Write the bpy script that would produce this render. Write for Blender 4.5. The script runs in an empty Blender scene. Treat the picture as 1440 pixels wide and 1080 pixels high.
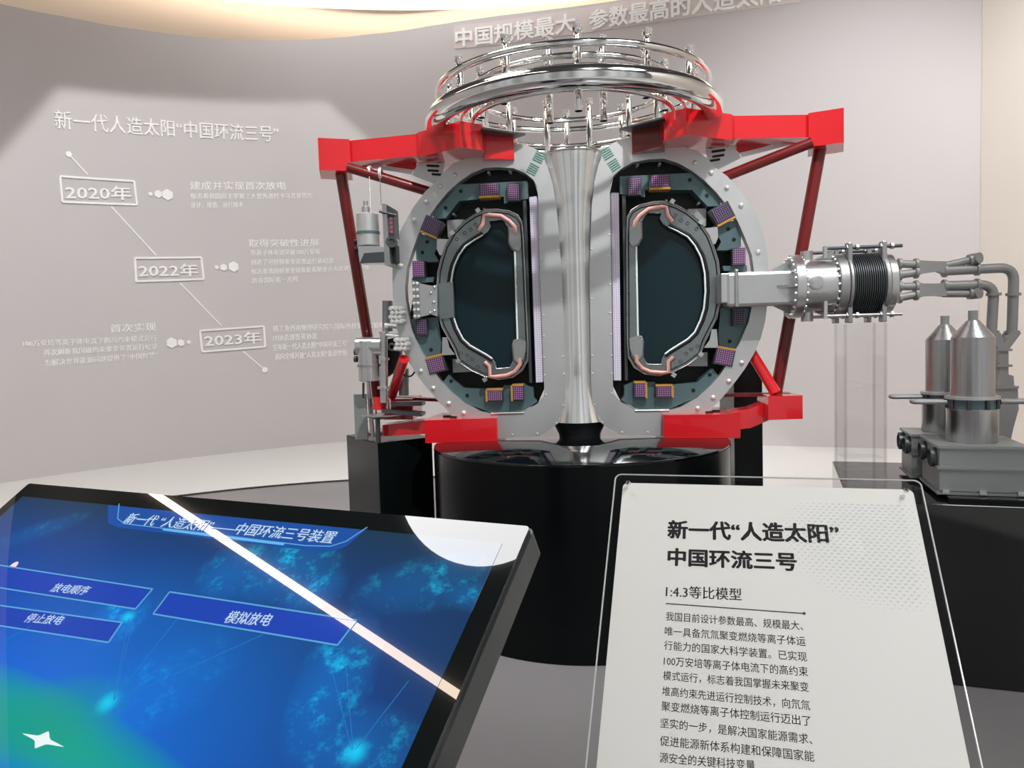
import bpy, bmesh, math, random
from mathutils import Vector, Matrix
from mathutils.geometry import tessellate_polygon
SC = bpy.context.scene
COL = SC.collection
PI = math.pi
random.seed(4)
V = Vector

# ------------------------------------------------------------------ camera
F_PX, PITCH, YAW, ROLL = 1061.6, .0642, .0984, -.03
CAM = V((.0375, -3.5, 1.2748))
_cy, _sy, _cp, _sp = math.cos(YAW), math.sin(YAW), math.cos(PITCH), math.sin(PITCH)
FWD = V((-_sy*_cp, _cy*_cp, -_sp))
_r = V((_cy, _sy, 0)); _u = _r.cross(FWD)
_c, _s = math.cos(ROLL), math.sin(ROLL)
RGT = _r*_c + _u*_s
UPV = _u*_c - _r*_s
cam_data = bpy.data.cameras.new('camera')
cam = bpy.data.objects.new('camera', cam_data); COL.objects.link(cam)
m3 = Matrix((RGT, UPV, -FWD)).transposed()
cam.matrix_world = Matrix.Translation(CAM) @ m3.to_4x4()
cam_data.sensor_width = 36; cam_data.lens = F_PX/1440*36
cam_data.clip_start = .02; cam_data.clip_end = 200
SC.camera = cam

# ------------------------------------------------------------------ light and exposure
SC.view_settings.view_transform = 'Standard'
SC.view_settings.look = 'None'
SC.view_settings.gamma = 1
SC.view_settings.use_curve_mapping = False
SC.view_settings.exposure = 0.06
SC.cycles.transparent_max_bounces = 48
SC.cycles.max_bounces = 10
W = bpy.data.worlds.new('hall'); SC.world = W; W.use_nodes = True
# the rest of the bright hall: lit bays and dark gaps around the visitors
_nt = W.node_tree; _bg = _nt.nodes['Background']
_tc = _nt.nodes.new('ShaderNodeTexCoord'); _sx = _nt.nodes.new('ShaderNodeSeparateXYZ'); _nt.links.new(_tc.outputs['Generated'], _sx.inputs[0])
_at = _nt.nodes.new('ShaderNodeMath'); _at.operation = 'ARCTAN2'; _nt.links.new(_sx.outputs[0], _at.inputs[0]); _nt.links.new(_sx.outputs[1], _at.inputs[1])
_nz = _nt.nodes.new('ShaderNodeTexNoise'); _nz.noise_dimensions = '1D'; _nz.inputs['Scale'].default_value = 2.6; _nz.inputs['Detail'].default_value = 2; _nt.links.new(_at.outputs[0], _nz.inputs['W'])
_mr = _nt.nodes.new('ShaderNodeMapRange'); _mr.inputs[1].default_value = .36; _mr.inputs[2].default_value = .62; _mr.inputs[3].default_value = .12; _mr.inputs[4].default_value = .60
_nt.links.new(_nz.outputs['Fac'], _mr.inputs[0]); _nt.links.new(_mr.outputs[0], _bg.inputs[1])
_bg.inputs[0].default_value = (.98, 1, 1, 1)
DISC_POWER = 14.0        # luminance of the round ceiling lamp
COVE_FILL = 14.0
COVE_POWER = 1.8        # luminance of the curved light trough
SIGN_FILL = 350.0
WALL_SPOT = 470.0       # framed wall projector, watts
RIGHT_FILL = 540.0
MODEL_FILL = 600.0

# ------------------------------------------------------------------ helpers: rays through the photo's pixels onto real planes
def ray(x, y): return FWD + RGT*((x-720)/F_PX) + UPV*((540-y)/F_PX)
def onY(x, y, Y=0):
    d = ray(x, y); return CAM + d*((Y-CAM.y)/d.y)
def onZ(x, y, Z=0):
    d = ray(x, y); return CAM + d*((Z-CAM.z)/d.z)
def TX(pts, Y): return [(p.x, p.z) for p in (onY(x, y, Y) for x, y in pts)]

# ------------------------------------------------------------------ materials
def mat(name, col, rough=.5, metal=0, spec=.5, var=0, vscale=8, aniso=None, coat=0, bump=0, bscale=40):
    m = bpy.data.materials.new(name); m.use_nodes = True
    nt = m.node_tree; b = nt.nodes['Principled BSDF']
    b.inputs['Base Color'].default_value = (*col, 1)
    b.inputs['Roughness'].default_value = rough
    b.inputs['Metallic'].default_value = metal
    b.inputs['Specular IOR Level'].default_value = spec
    b.inputs['Coat Weight'].default_value = coat
    b.inputs['Coat Roughness'].default_value = .04
    if var or aniso or bump:
        tc = nt.nodes.new('ShaderNodeTexCoord')
        mp = nt.nodes.new('ShaderNodeMapping'); nt.links.new(tc.outputs['Object'], mp.inputs[0])
        if aniso: mp.inputs['Scale'].default_value = aniso
        n = nt.nodes.new('ShaderNodeTexNoise'); n.inputs['Scale'].default_value = vscale; n.inputs['Detail'].default_value = 3
        nt.links.new(mp.outputs[0], n.inputs['Vector'])
        if var:
            mx = nt.nodes.new('ShaderNodeMix'); mx.data_type = 'RGBA'
            mx.inputs[6].default_value = (*[c*(1-var) for c in col], 1); mx.inputs[7].default_value = (*[min(1, c*(1+var)) for c in col], 1)
            nt.links.new(n.outputs['Fac'], mx.inputs[0]); nt.links.new(mx.outputs[2], b.inputs['Base Color'])
            mr = nt.nodes.new('ShaderNodeMapRange'); mr.inputs[3].default_value = rough*.75; mr.inputs[4].default_value = rough*1.25
            nt.links.new(n.outputs['Fac'], mr.inputs[0]); nt.links.new(mr.outputs[0], b.inputs['Roughness'])
        if bump:
            n2 = nt.nodes.new('ShaderNodeTexNoise'); n2.inputs['Scale'].default_value = bscale
            nt.links.new(mp.outputs[0], n2.inputs['Vector'])
            bp = nt.nodes.new('ShaderNodeBump'); bp.inputs['Strength'].default_value = bump; bp.inputs['Distance'].default_value = .01
            nt.links.new(n2.outputs['Fac'], bp.inputs['Height']); nt.links.new(bp.outputs[0], b.inputs['Normal'])
    return m
def emit(name, col, strength):
    m = bpy.data.materials.new(name); m.use_nodes = True
    nt = m.node_tree; nt.nodes.remove(nt.nodes['Principled BSDF'])
    e = nt.nodes.new('ShaderNodeEmission'); e.inputs[0].default_value = (*col, 1); e.inputs[1].default_value = strength
    nt.links.new(e.outputs[0], nt.nodes['Material Output'].inputs[0]); return m
def glass(name, tint=(1, 1, 1), ior=1.45, rough=0.0):
    m = bpy.data.materials.new(name); m.use_nodes = True
    nt = m.node_tree; nt.nodes.remove(nt.nodes['Principled BSDF'])
    g = nt.nodes.new('ShaderNodeBsdfGlossy'); g.inputs['Roughness'].default_value = rough+.02
    t = nt.nodes.new('ShaderNodeBsdfTransparent'); t.inputs[0].default_value = (*tint, 1)
    lw = nt.nodes.new('ShaderNodeLayerWeight'); pw = nt.nodes.new('ShaderNodeMath'); pw.operation = 'POWER'; pw.inputs[1].default_value = 4
    nt.links.new(lw.outputs['Facing'], pw.inputs[0])
    fr = nt.nodes.new('ShaderNodeMapRange'); fr.inputs[3].default_value = ((ior-1)/(ior+1))**2; fr.inputs[4].default_value = .22
    nt.links.new(pw.outputs[0], fr.inputs[0])
    mx = nt.nodes.new('ShaderNodeMixShader')
    nt.links.new(fr.outputs[0], mx.inputs[0]); nt.links.new(t.outputs[0], mx.inputs[1]); nt.links.new(g.outputs[0], mx.inputs[2])
    nt.links.new(mx.outputs[0], nt.nodes['Material Output'].inputs[0]); return m
def gridmat(name, cell, dark, light, period, fill=.62, noise=True):
    # a lattice of small squares in the object's own x / z
    m = bpy.data.materials.new(name); m.use_nodes = True
    nt = m.node_tree; b = nt.nodes['Principled BSDF']; b.inputs['Roughness'].default_value = .4
    tc = nt.nodes.new('ShaderNodeTexCoord'); sp = nt.nodes.new('ShaderNodeSeparateXYZ'); nt.links.new(tc.outputs['Object'], sp.inputs[0])
    outs = []
    for k in (0, 2):
        a = nt.nodes.new('ShaderNodeMath'); a.operation = 'DIVIDE'; a.inputs[1].default_value = period; nt.links.new(sp.outputs[k], a.inputs[0])
        fr = nt.nodes.new('ShaderNodeMath'); fr.operation = 'FRACT'; nt.links.new(a.outputs[0], fr.inputs[0])
        lt = nt.nodes.new('ShaderNodeMath'); lt.operation = 'LESS_THAN'; lt.inputs[1].default_value = fill; nt.links.new(fr.outputs[0], lt.inputs[0])
        outs.append(lt)
    mu = nt.nodes.new('ShaderNodeMath'); mu.operation = 'MULTIPLY'; nt.links.new(outs[0].outputs[0], mu.inputs[0]); nt.links.new(outs[1].outputs[0], mu.inputs[1])
    mx = nt.nodes.new('ShaderNodeMix'); mx.data_type = 'RGBA'
    mx.inputs[6].default_value = (*dark, 1); mx.inputs[7].default_value = (*light, 1)
    nt.links.new(mu.outputs[0], mx.inputs[0]); nt.links.new(mx.outputs[2], b.inputs['Base Color'])
    return m
M = dict(
    wall=mat('wall_paint', (.60, .565, .565), .75, spec=.25, var=.03, vscale=1.2),
    cream=mat('cream_paint', (.80, .735, .67), .7, spec=.25, var=.02, vscale=1),
    ceilg=mat('dark_ceiling_paint', (.10, .10, .105), .8, spec=.2, var=.05, vscale=1),
    ceil=mat('ceiling_paint', (.80, .67, .55), .8, spec=.2, var=.02, vscale=1),
    floor=mat('white_floor', (.80, .785, .755), .34, spec=.4),
    floor2=mat('grey_floor', (.23, .22, .225), .24, spec=.8, var=.04, vscale=1.6),
    letter=mat('white_lettering', (.95, .93, .92), .5, spec=.3, var=.02),
    band=mat('pale_band', (.70, .62, .60), .6, spec=.3, var=.02),
    black=mat('black_lacquer', (.003, .004, .005), .08, spec=.75, var=.2, vscale=4),
    satin=mat('satin_black', (.003, .004, .0045), .2, spec=.14, var=.2, vscale=4),
    blackp=mat('black_plinth_paint', (.004, .006, .006), .24, spec=.35, var=.2, vscale=4),
    red=mat('red_gloss_paint', (.74, .012, .020), .22, spec=.5, var=.08, vscale=5, coat=.5),
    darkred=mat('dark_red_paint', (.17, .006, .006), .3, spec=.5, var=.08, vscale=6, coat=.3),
    dewar=mat('brushed_dewar_steel', (.52, .52, .52), .30, 1, var=.12, vscale=16, aniso=(9, 9, .15)),
    steel=mat('brushed_steel_plate', (.62, .63, .63), .38, .60, var=.10, vscale=5),
    steel2=mat('grey_flange_steel', (.42, .43, .43), .42, .85, var=.08, vscale=9),
    column=mat('polished_steel', (.88, .88, .87), .16, .85, var=.04, vscale=14, aniso=(8, 8, .3)),
    chrome=mat('chrome', (.90, .90, .88), .07, 1, var=.02, vscale=6),
    pipe=mat('grey_pipe_paint', (.34, .34, .335), .45, .35, var=.05, vscale=12),
    silver=mat('satin_silver', (.66, .66, .66), .30, .9, var=.06, vscale=10),
    grey=mat('grey_machine_paint', (.33, .35, .35), .42, .35, var=.06, vscale=10),
    dkgrey=mat('dark_grey_metal', (.10, .11, .115), .38, .7, var=.1, vscale=15),
    teal=mat('dark_teal_casting', (.12, .19, .205), .38, .4, var=.12, vscale=12),
    void=mat('matt_black', (.006, .009, .010), .5, spec=.4, var=.2, vscale=12),
    vessel=mat('gunmetal_shell', (.26, .29, .295), .28, .8, var=.1, vscale=12),
    panel=mat('dark_glass_panel', (.006, .022, .028), .16, spec=.3, var=.1, vscale=3),
    rim=mat('rim_highlight', (.90, .95, .95), .35, .0, var=.03),
    copper=mat('pink_copper', (.80, .42, .37), .4, .2, var=.1, vscale=30),
    orange=mat('amber_coil_body', (.62, .32, .06), .45, .1, var=.15, vscale=30),
    lav=gridmat('lavender_lattice', None, (.58, .53, .68), (.80, .76, .88), .011, .75),
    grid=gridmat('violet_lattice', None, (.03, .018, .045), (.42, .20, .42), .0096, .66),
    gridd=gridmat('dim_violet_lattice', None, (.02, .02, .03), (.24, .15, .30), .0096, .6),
    redgrid=gridmat('red_lattice', None, (.10, .08, .09), (.50, .10, .14), .02, .6),
    green=mat('green_marking', (.03, .22, .15), .5, var=.1),
    bolt=mat('pale_bolt_cap', (.82, .83, .80), .3, .4, var=.05),
    acryl=glass('clear_acrylic', (.99, .99, .99), 1.42),
    acedge2=glass('acrylic_corner', (.93, .92, .92), 1.5),
    acedge=mat('acrylic_edge', (.55, .56, .55), .2, spec=.6, var=.05),
    paper=mat('white_sign_print', (.76, .75, .72), .55, spec=.35, var=.015, vscale=3),
    ink=mat('charcoal_ink', (.055, .055, .055), .6, spec=.2, var=.1),
    bezel=mat('black_glass_bezel', (.006, .008, .008), .01, spec=.55),
    case=mat('black_case', (.012, .014, .014), .35, var=.1),
    lampcase=mat('white_lamp_housing', (.7, .68, .66), .5, var=.03),
)

# ------------------------------------------------------------------ mesh building
def bm_new(): return bmesh.new()
def obj(name, bm, m, parent=None, smooth=None, origin=None):
    me = bpy.data.meshes.new(name)
    if origin is not None: bmesh.ops.translate(bm, verts=bm.verts, vec=-V(origin))
    bmesh.ops.recalc_face_normals(bm, faces=bm.faces)
    if smooth:
        for f in bm.faces: f.smooth = True
        for e in bm.edges:
            if len(e.link_faces) == 2 and e.calc_face_angle(0) > math.radians(smooth): e.smooth = False
    bm.to_mesh(me); bm.free()
    me.materials.append(m)
    o = bpy.data.objects.new(name, me); COL.objects.link(o)
    if origin is not None: o.location = origin
    if parent: attach(o, parent)
    return o
def wpos(o):
    p = V(o.location)
    while o.parent: o = o.parent; p = p + V(o.location)
    return p
def attach(o, parent):      # parents carry no rotation, so this keeps the part where it stands
    o.location = V(o.location) - wpos(parent); o.parent = parent
def thing(name, label, cat, loc=(0, 0, 0), group=None):
    o = bpy.data.objects.new(name, None); COL.objects.link(o); o.location = loc
    o.empty_display_size = .1
    return tag(o, label, cat, group)
def tag(o, label, cat, group=None):
    o['label'] = label; o['category'] = cat
    if group: o['group'] = group
    return o
def struct(o):
    o['kind'] = 'structure'; return o
def basis(ax):
    ax = V(ax).normalized(); t = V((0, 0, 1)) if abs(ax.z) < .9 else V((1, 0, 0))
    a = t.cross(ax).normalized(); return a, ax.cross(a), ax
def box(bm, c, s, rot=None, bev=0):
    r = bmesh.ops.create_cube(bm, size=1); vs = r['verts']
    M4 = Matrix.Translation(V(c)) @ (rot.to_4x4() if rot else Matrix.Identity(4)) @ Matrix.Diagonal((*s, 1))
    bmesh.ops.transform(bm, matrix=M4, verts=vs)
    if bev:
        es = list({e for v in vs for e in v.link_edges})
        bmesh.ops.bevel(bm, geom=es, offset=bev, segments=2, affect='EDGES', profile=.5)
def lathe(bm, prof, base, ax=(0, 0, 1), n=32, cap=True):
    a, b, ax = basis(ax); base = V(base); rings = []
    for r, h in prof:
        rings.append([bm.verts.new(base + ax*h + (a*math.cos(2*PI*k/n) + b*math.sin(2*PI*k/n))*max(r, 1e-5)) for k in range(n)])
    for i in range(len(rings)-1):
        for k in range(n): bm.faces.new((rings[i][k], rings[i][(k+1) % n], rings[i+1][(k+1) % n], rings[i+1][k]))
    if cap: bm.faces.new(rings[0][::-1]); bm.faces.new(rings[-1])
def cyl(bm, p0, p1, r, n=20, r1=None):
    p0, p1 = V(p0), V(p1); L = (p1-p0).length
    lathe(bm, [(r, 0), (r if r1 is None else r1, L)], p0, p1-p0, n)
def tube(bm, pts, r, n=12, closed=False):
    pts = [V(p) for p in pts]; N = len(pts); rings = []; prev = None
    for i, p in enumerate(pts):
        if closed: t = pts[(i+1) % N]-pts[i-1]
        else: t = pts[min(i+1, N-1)]-pts[max(i-1, 0)]
        t.normalize()
        if prev is None: a = basis(t)[0]
        else: a = (prev - t*prev.dot(t)).normalized()
        prev = a; b = t.cross(a)
        rings.append([bm.verts.new(p + (a*math.cos(2*PI*k/n)+b*math.sin(2*PI*k/n))*r) for k in range(n)])
    for i in range(N if closed else N-1):
        A, B = rings[i], rings[(i+1) % N]
        for k in range(n): bm.faces.new((A[k], A[(k+1) % n], B[(k+1) % n], B[k]))
    if not closed: bm.faces.new(rings[0][::-1]); bm.faces.new(rings[-1])
def bend(pts, r, n=6):     # polyline with rounded corners
    pts = [V(p) for p in pts]; out = [pts[0]]
    for i in range(1, len(pts)-1):
        a = (pts[i-1]-pts[i]); b = (pts[i+1]-pts[i]); k = min(r, a.length*.45, b.length*.45)
        A = pts[i]+a.normalized()*k; B = pts[i]+b.normalized()*k
        for j in range(n+1):
            t = j/n; out.append(A*(1-t)**2 + pts[i]*2*t*(1-t) + B*t*t)
    out.append(pts[-1]); return out
def torus(bm, c, R, r, n=128, k=16):
    c = V(c); tube(bm, [c+V((R*math.cos(2*PI*i/n), R*math.sin(2*PI*i/n), 0)) for i in range(n)], r, k, True)
def plate(bm, loops, fn, d0, d1):
    # polygon with holes: loops of 2D points, fn(u, v, d) gives the place; front at d0, back at d1
    tri = tessellate_polygon([[V((p[0], p[1], 0)) for p in L] for L in loops])
    flat = [p for L in loops for p in L]
    A = [bm.verts.new(fn(p[0], p[1], d0)) for p in flat]; B = [bm.verts.new(fn(p[0], p[1], d1)) for p in flat]
    for t in tri:
        try: bm.faces.new([A[i] for i in t]); bm.faces.new([B[i] for i in reversed(t)])
        except ValueError: pass
    o = 0
    for L in loops:
        n = len(L)
        for i in range(n):
            j = (i+1) % n
            bm.faces.new((A[o+i], A[o+j], B[o+j], B[o+i]))
        o += n
def XZ(u, v, d): return V((u, d, v))
def XY(u, v, d): return V((u, v, d))
def mir(pts): return [(-x, z) for x, z in pts][::-1]
def smooth_loop(pts, it=2):     # Chaikin corner cutting on a closed loop
    for _ in range(it):
        q = []
        for i in range(len(pts)):
            a, b = pts[i], pts[(i+1) % len(pts)]
            q += [(a[0]*.75+b[0]*.25, a[1]*.75+b[1]*.25), (a[0]*.25+b[0]*.75, a[1]*.25+b[1]*.75)]
        pts = q
    return pts
def text_mesh(body, bold=0.0, spacing=1.0, res=2):
    c = bpy.data.curves.new('lettering', 'FONT'); c.body = body; c.size = 1; c.offset = bold; c.resolution_u = res
    c.space_character = spacing; c.fill_mode = 'FRONT'
    o = bpy.data.objects.new('lettering', c); COL.objects.link(o); bpy.context.view_layer.update()
    me = bpy.data.meshes.new_from_object(o.evaluated_get(bpy.context.evaluated_depsgraph_get()))
    bpy.data.objects.remove(o); bpy.data.curves.remove(c)
    vs = [(v.co.x, v.co.y) for v in me.vertices]; fs = [list(p.vertices) for p in me.polygons]
    bpy.data.meshes.remove(me); return vs, fs
def put_text(bm, body, p0, p1, h, fn, d0=0, depth=0, bold=0, spacing=1.0, lean=0):
    # heavier strokes: the thin outline is laid down again a little to each side
    if bold:
        b = bold*abs(h)*.9
        for k, (dx, dy) in enumerate(((b, 0), (-b, 0), (0, b*.8), (0, -b*.8), (b*.7, b*.55), (-b*.7, -b*.55), (b*.7, -b*.55), (-b*.7, b*.55)) if bold > .02 else ((b, 0), (-b, 0))):
            put_text(bm, body, (p0[0]+dx, p0[1]+dy), (p1[0]+dx, p1[1]+dy), h, fn, d0, depth-(k+1)*1e-5 if depth else -0.0, 0, spacing, lean)
    # the lettering's own box is laid from p0 (lower left) to p1 (lower right), h high, in the (u, v) of fn(u, v, d)
    vs, fs = text_mesh(body, 0, spacing)
    x0 = min(v[0] for v in vs); x1 = max(v[0] for v in vs); y0 = min(v[1] for v in vs); y1 = max(v[1] for v in vs)
    W_ = x1-x0; H_ = y1-y0
    vv = []
    for x, y in vs:
        t = (x-x0)/W_; q = (y-y0)/H_
        u = p0[0]+(p1[0]-p0[0])*t + lean*q*h; w = p0[1]+(p1[1]-p0[1])*t + q*h
        vv.append((u, w))
    A = [bm.verts.new(fn(u, w, d0+depth)) for u, w in vv]
    cnt = {}
    for f in fs:
        try: bm.faces.new([A[i] for i in f])
        except ValueError: continue
        for i in range(len(f)):
            e = (f[i], f[(i+1) % len(f)]); k = (min(e), max(e)); cnt.setdefault(k, []).append(e)
    if depth:
        B = [bm.verts.new(fn(u, w, d0)) for u, w in vv]
        for k, es in cnt.items():
            if len(es) == 1:
                i, j = es[0]
                try: bm.faces.new((A[j], A[i], B[i], B[j]))
                except ValueError: pass

# ------------------------------------------------------------------ the room
wall_plan = [(-5.9, -3.0), (-6.35, -.5), (-6.2, 1.2), (-5.95, 2.4), (-5.60, 3.18), (-5.26, 3.72), (-4.81, 4.24), (-4.27, 4.77), (-3.64, 5.31), (-3.04, 5.70), (-2.2, 5.93),
             (-1.2, 5.85), (0, 5.50), (1.2, 5.10), (2.33, 4.75), (3.42, 4.44), (3.875, 4.30)]
def catmull(P, n=10):
    P = [V((p[0], p[1])) for p in P]; out = []
    for i in range(len(P)-1):
        a = P[max(i-1, 0)]; b = P[i]; c = P[i+1]; d = P[min(i+2, len(P)-1)]
        for k in range(n):
            t = k/n
            out.append(.5*((2*b)+(c-a)*t+(2*a-5*b+4*c-d)*t*t+(-a+3*b-3*c+d)*t**3))
    out.append(P[-1]); return out
WP = catmull(wall_plan)
WS = [0.0]
for i in range(1, len(WP)): WS.append(WS[-1]+(WP[i]-WP[i-1]).length)
def wall_pt(s, z, off=0):
    s = max(0, min(WS[-1]-1e-6, s)); lo, hi = 0, len(WS)-1
    while hi-lo > 1:
        m = (lo+hi)//2
        if WS[m] <= s: lo = m
        else: hi = m
    t = (s-WS[lo])/(WS[hi]-WS[lo]); p = WP[lo].lerp(WP[hi], t); d = (WP[hi]-WP[lo]).normalized()
    return V((p.x+d.y*off, p.y-d.x*off, z))
def on_wall(x, y):
    d = ray(x, y); dx, dy = d.x, d.y; best = None
    for i in range(len(WP)-1):
        a = WP[i]; e = WP[i+1]-a; den = dx*e.y-dy*e.x
        if abs(den) < 1e-9: continue
        qx, qy = a.x-CAM.x, a.y-CAM.y
        t = (qx*e.y-qy*e.x)/den; k = (qx*dy-qy*dx)/den
        if t > 0 and -1e-6 <= k <= 1+1e-6 and (best is None or t < best[0]): best = (t, WS[i]+k*(WS[i+1]-WS[i]))
    t, s = best
    return s, CAM.z+d.z*t
top_px = [(0, 5), (50, 16), (100, 25), (150, 35), (200, 42), (250, 49), (300, 54), (340, 56), (380, 57), (450, 55), (520, 48), (600, 37), (650, 29), (700, 22), (800, 10), (860, 2), (960, -14), (1100, -40), (1300, -90)]
tops = [on_wall(*p) for p in top_px]
def wall_top(s):
    if s <= tops[0][0]: return tops[0][1]
    for (s0, z0), (s1, z1) in zip(tops, tops[1:]):
        if s0 <= s <= s1: return z0+(z1-z0)*(s-s0)/(s1-s0)
    return tops[-1][1]
bm = bm_new()
ring = []
for i in range(len(WP)):
    s = WS[i]; h = wall_top(s)
    ring.append([bm.verts.new(wall_pt(s, z, o)) for z, o in ((0, 0), (h, 0), (h, -.12), (0, -.12))])
for a, b in zip(ring, ring[1:]):
    for k in range(4): bm.faces.new((a[k], b[k], b[(k+1) % 4], a[(k+1) % 4]))
bm.faces.new(ring[0][::-1]); bm.faces.new(ring[-1])
struct(obj('wall_back', bm, M['wall'], smooth=30))
# cream wall that closes the right hand side
bm = bm_new(); pA = V((3.86, 4.28)); pB = V((4.15, 2.6)); pC = V((4.35, -3.0))
plate(bm, [[tuple(pA), (3.90, 4.50), (4.6, 4.5), (4.6, -3.0), tuple(pC), tuple(pB)]], XY, 0, 5.3)
struct(obj('wall_right', bm, M['cream']))
bm = bm_new(); box(bm, (-.5, 1.5, -.05), (16, 14, .1)); struct(obj('floor', bm, M['floor']))
FC = V((-1.2, -.5)); FR = 3.72
bm = bm_new(); n = 128
plate(bm, [[(FC.x+FR*math.cos(2*PI*i/n), FC.y+FR*math.sin(2*PI*i/n)) for i in range(n)]], XY, .004, .0005)
struct(obj('floor_round', bm, M['floor2']))
bm = bm_new()
plate(bm, [[(FC.x+r*math.cos(2*PI*i/n), FC.y+r*math.sin(2*PI*i/n)) for i in range(n)] for r in (FR+.028, FR-.012)], XY, .012, .0005)
struct(obj('trim_1', bm, M['blackp']))
bm = bm_new(); box(bm, (-.5, 1.5, 5.36), (16, 14, .1)); struct(obj('ceiling', bm, M['ceilg']))
bm = bm_new(); plate(bm, [[(-8.4, 2.6), (-5.5, 3.0), (-2, 4.2), (1.5, 4.0), (4.0, 3.6), (7.4, 3.4), (7.4, 8.4), (-8.4, 8.4)]], XY, 5.304, 5.3095)
struct(obj('trim_2', bm, M['ceil']))
# curved luminous trough in the ceiling
bm = bm_new(); n = 96
arc_ = [math.radians(35+115*i/n) for i in range(n+1)]
plate(bm, [[(-.6+6.0*math.cos(a), 2+4.0*math.sin(a)) for a in arc_]+[(-.6+5.6*math.cos(a), 2+2.9*math.sin(a)) for a in reversed(arc_)]], XY, 5.295, 5.31)
tag(obj('ceiling_light_trough', bm, emit('trough_light', (1, .98, .95), COVE_POWER)), 'white glowing curved light trough in the ceiling above the back wall', 'ceiling light')
bm = bm_new(); n = 64
plate(bm, [[(-1.865+.80*math.cos(2*PI*i/n), -.70+.80*math.sin(2*PI*i/n)) for i in range(n)]], XY, 5.27, 5.305)
tag(obj('round_ceiling_lamp', bm, emit('lamp_light', (1, 1, 1), DISC_POWER)), 'big round white ceiling lamp mirrored in the corner of the touchscreen', 'ceiling light')
bm = bm_new(); a = V((-6.1, .62, 5.28)); b = V((-1.1, -3.35, 5.28)); mid = (a+b)/2; d = b-a
box(bm, mid, (d.length, .062, .03), Matrix.Rotation(math.atan2(d.y, d.x), 3, 'Z'))
tag(obj('linear_ceiling_lamp', bm, emit('strip_light', (1, .80, .62), 18.0)), 'long thin warm linear ceiling lamp mirrored across the touchscreen', 'ceiling light')

bm = bm_new()
plate(bm, [[(2.6+.9*math.cos(2*PI*i/n), -2.6+.9*math.sin(2*PI*i/n)) for i in range(n)]], XY, 5.27, 5.305)
tag(obj('round_ceiling_lamp', bm, emit('fill_lamp_light', (1, 1, 1), DISC_POWER*.85)), 'added round white fill lamp over the right of the visitors', 'ceiling light')  # unseen lamp added to brighten the sign and the right side
# unseen warm strip added behind the curved wall's top to brighten the ceiling
bm = bm_new(); rows = []
for i in range(0, len(WP), 2):
    h = min(wall_top(WS[i])-.05, 4.62)
    rows.append([bm.verts.new(wall_pt(WS[i], z, o)) for z, o in ((h, -.16), (h, -.30), (h-.03, -.30), (h-.03, -.16))])
for a, b in zip(rows, rows[1:]):
    for k in range(4): bm.faces.new((a[k], b[k], b[(k+1) % 4], a[(k+1) % 4]))
tag(obj('added_cove_strip', bm, emit('added_cove_light', (1, .84, .68), COVE_FILL)), 'added warm fill strip hidden behind the top of the curved back wall', 'fill light')
# framed projectors: spot lamps whose shutters cut the beam along planes (a gobo in the lamp itself)
def beam(name, loc, aim, watts, cone, blend, col=(1, 1, 1), planes=(), soft=.03, radius=.06, label='', cat='spotlight'):
    loc = V(loc); aim = V(aim); d = (aim-loc).normalized()
    t = thing(name, label, cat, loc)
    bm = bm_new(); lathe(bm, [(.06, -.22), (.075, -.20), (.075, -.02), (.085, .0), (.085, .03), (.072, .03), (.07, -.015), (.0, -.015)], loc, d, 24, cap=False); obj('lamp_housing', bm, M['lampcase'], t, 40)
    bm = bm_new(); cyl(bm, loc-d*.12, V((loc.x-d.x*.12, loc.y-d.y*.12, 5.31)), .012); obj('mounting_stem', bm, M['lampcase'], t, 40)
    L = bpy.data.lights.new(name+'_bulb', 'SPOT'); L.energy = watts; L.spot_size = cone; L.spot_blend = blend; L.color = col; L.shadow_soft_size = radius
    o = bpy.data.objects.new('bulb', L); COL.objects.link(o)
    o.location = d*.10; o.parent = t
    o.rotation_mode = 'QUATERNION'; o.rotation_quaternion = d.to_track_quat('-Z', 'Y')
    if planes:
        L.use_nodes = True; nt = L.node_tree; em = nt.nodes['Emission']
        g = nt.nodes.new('ShaderNodeNewGeometry'); prev = None
        for nrm in planes:
            dp = nt.nodes.new('ShaderNodeVectorMath'); dp.operation = 'DOT_PRODUCT'; dp.inputs[1].default_value = tuple(V(nrm).normalized())
            nt.links.new(g.outputs['Incoming'], dp.inputs[0])
            mr = nt.nodes.new('ShaderNodeMapRange'); mr.interpolation_type = 'SMOOTHSTEP'; mr.inputs[1].default_value = -soft; mr.inputs[2].default_value = soft
            nt.links.new(dp.outputs['Value'], mr.inputs[0])
            if prev is None: prev = mr.outputs[0]
            else:
                mu = nt.nodes.new('ShaderNodeMath'); mu.operation = 'MULTIPLY'; nt.links.new(prev, mu.inputs[0]); nt.links.new(mr.outputs[0], mu.inputs[1]); prev = mu.outputs[0]
        nt.links.new(prev, em.inputs['Strength'])
    return t
SPL = V((-2.2, .3, 5.15))
wp = lambda x, y: wall_pt(*on_wall(x, y))
pl = []
for a, b in (((0, 205), (78, 118)), ((78, 118), (460, 137)), ((450, 128), (560, 225))):
    na = (wp(*a)-SPL).cross(wp(*b)-SPL).normalized()
    inside = (wp(300, 400)-SPL)
    if na.dot(inside) < 0: na = -na
    pl.append(na)
INC = 1     # sign of Incoming at a lamp
beam('framed_wall_projector', SPL+V((0, 0, 0)), wp(300, 420), WALL_SPOT, 2.2, .2, planes=[p*INC for p in pl], soft=.012, label='white framing projector on the ceiling aimed at the lettered wall')
beam('right_wall_fill_spot', (2.6, .6, 5.1), (2.7, 4.7, 1.6), RIGHT_FILL, 1.5, .8, label='added ceiling fill spotlight aimed at the plain right part of the back wall')  # added out of view to brighten the right of the back wall
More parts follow.
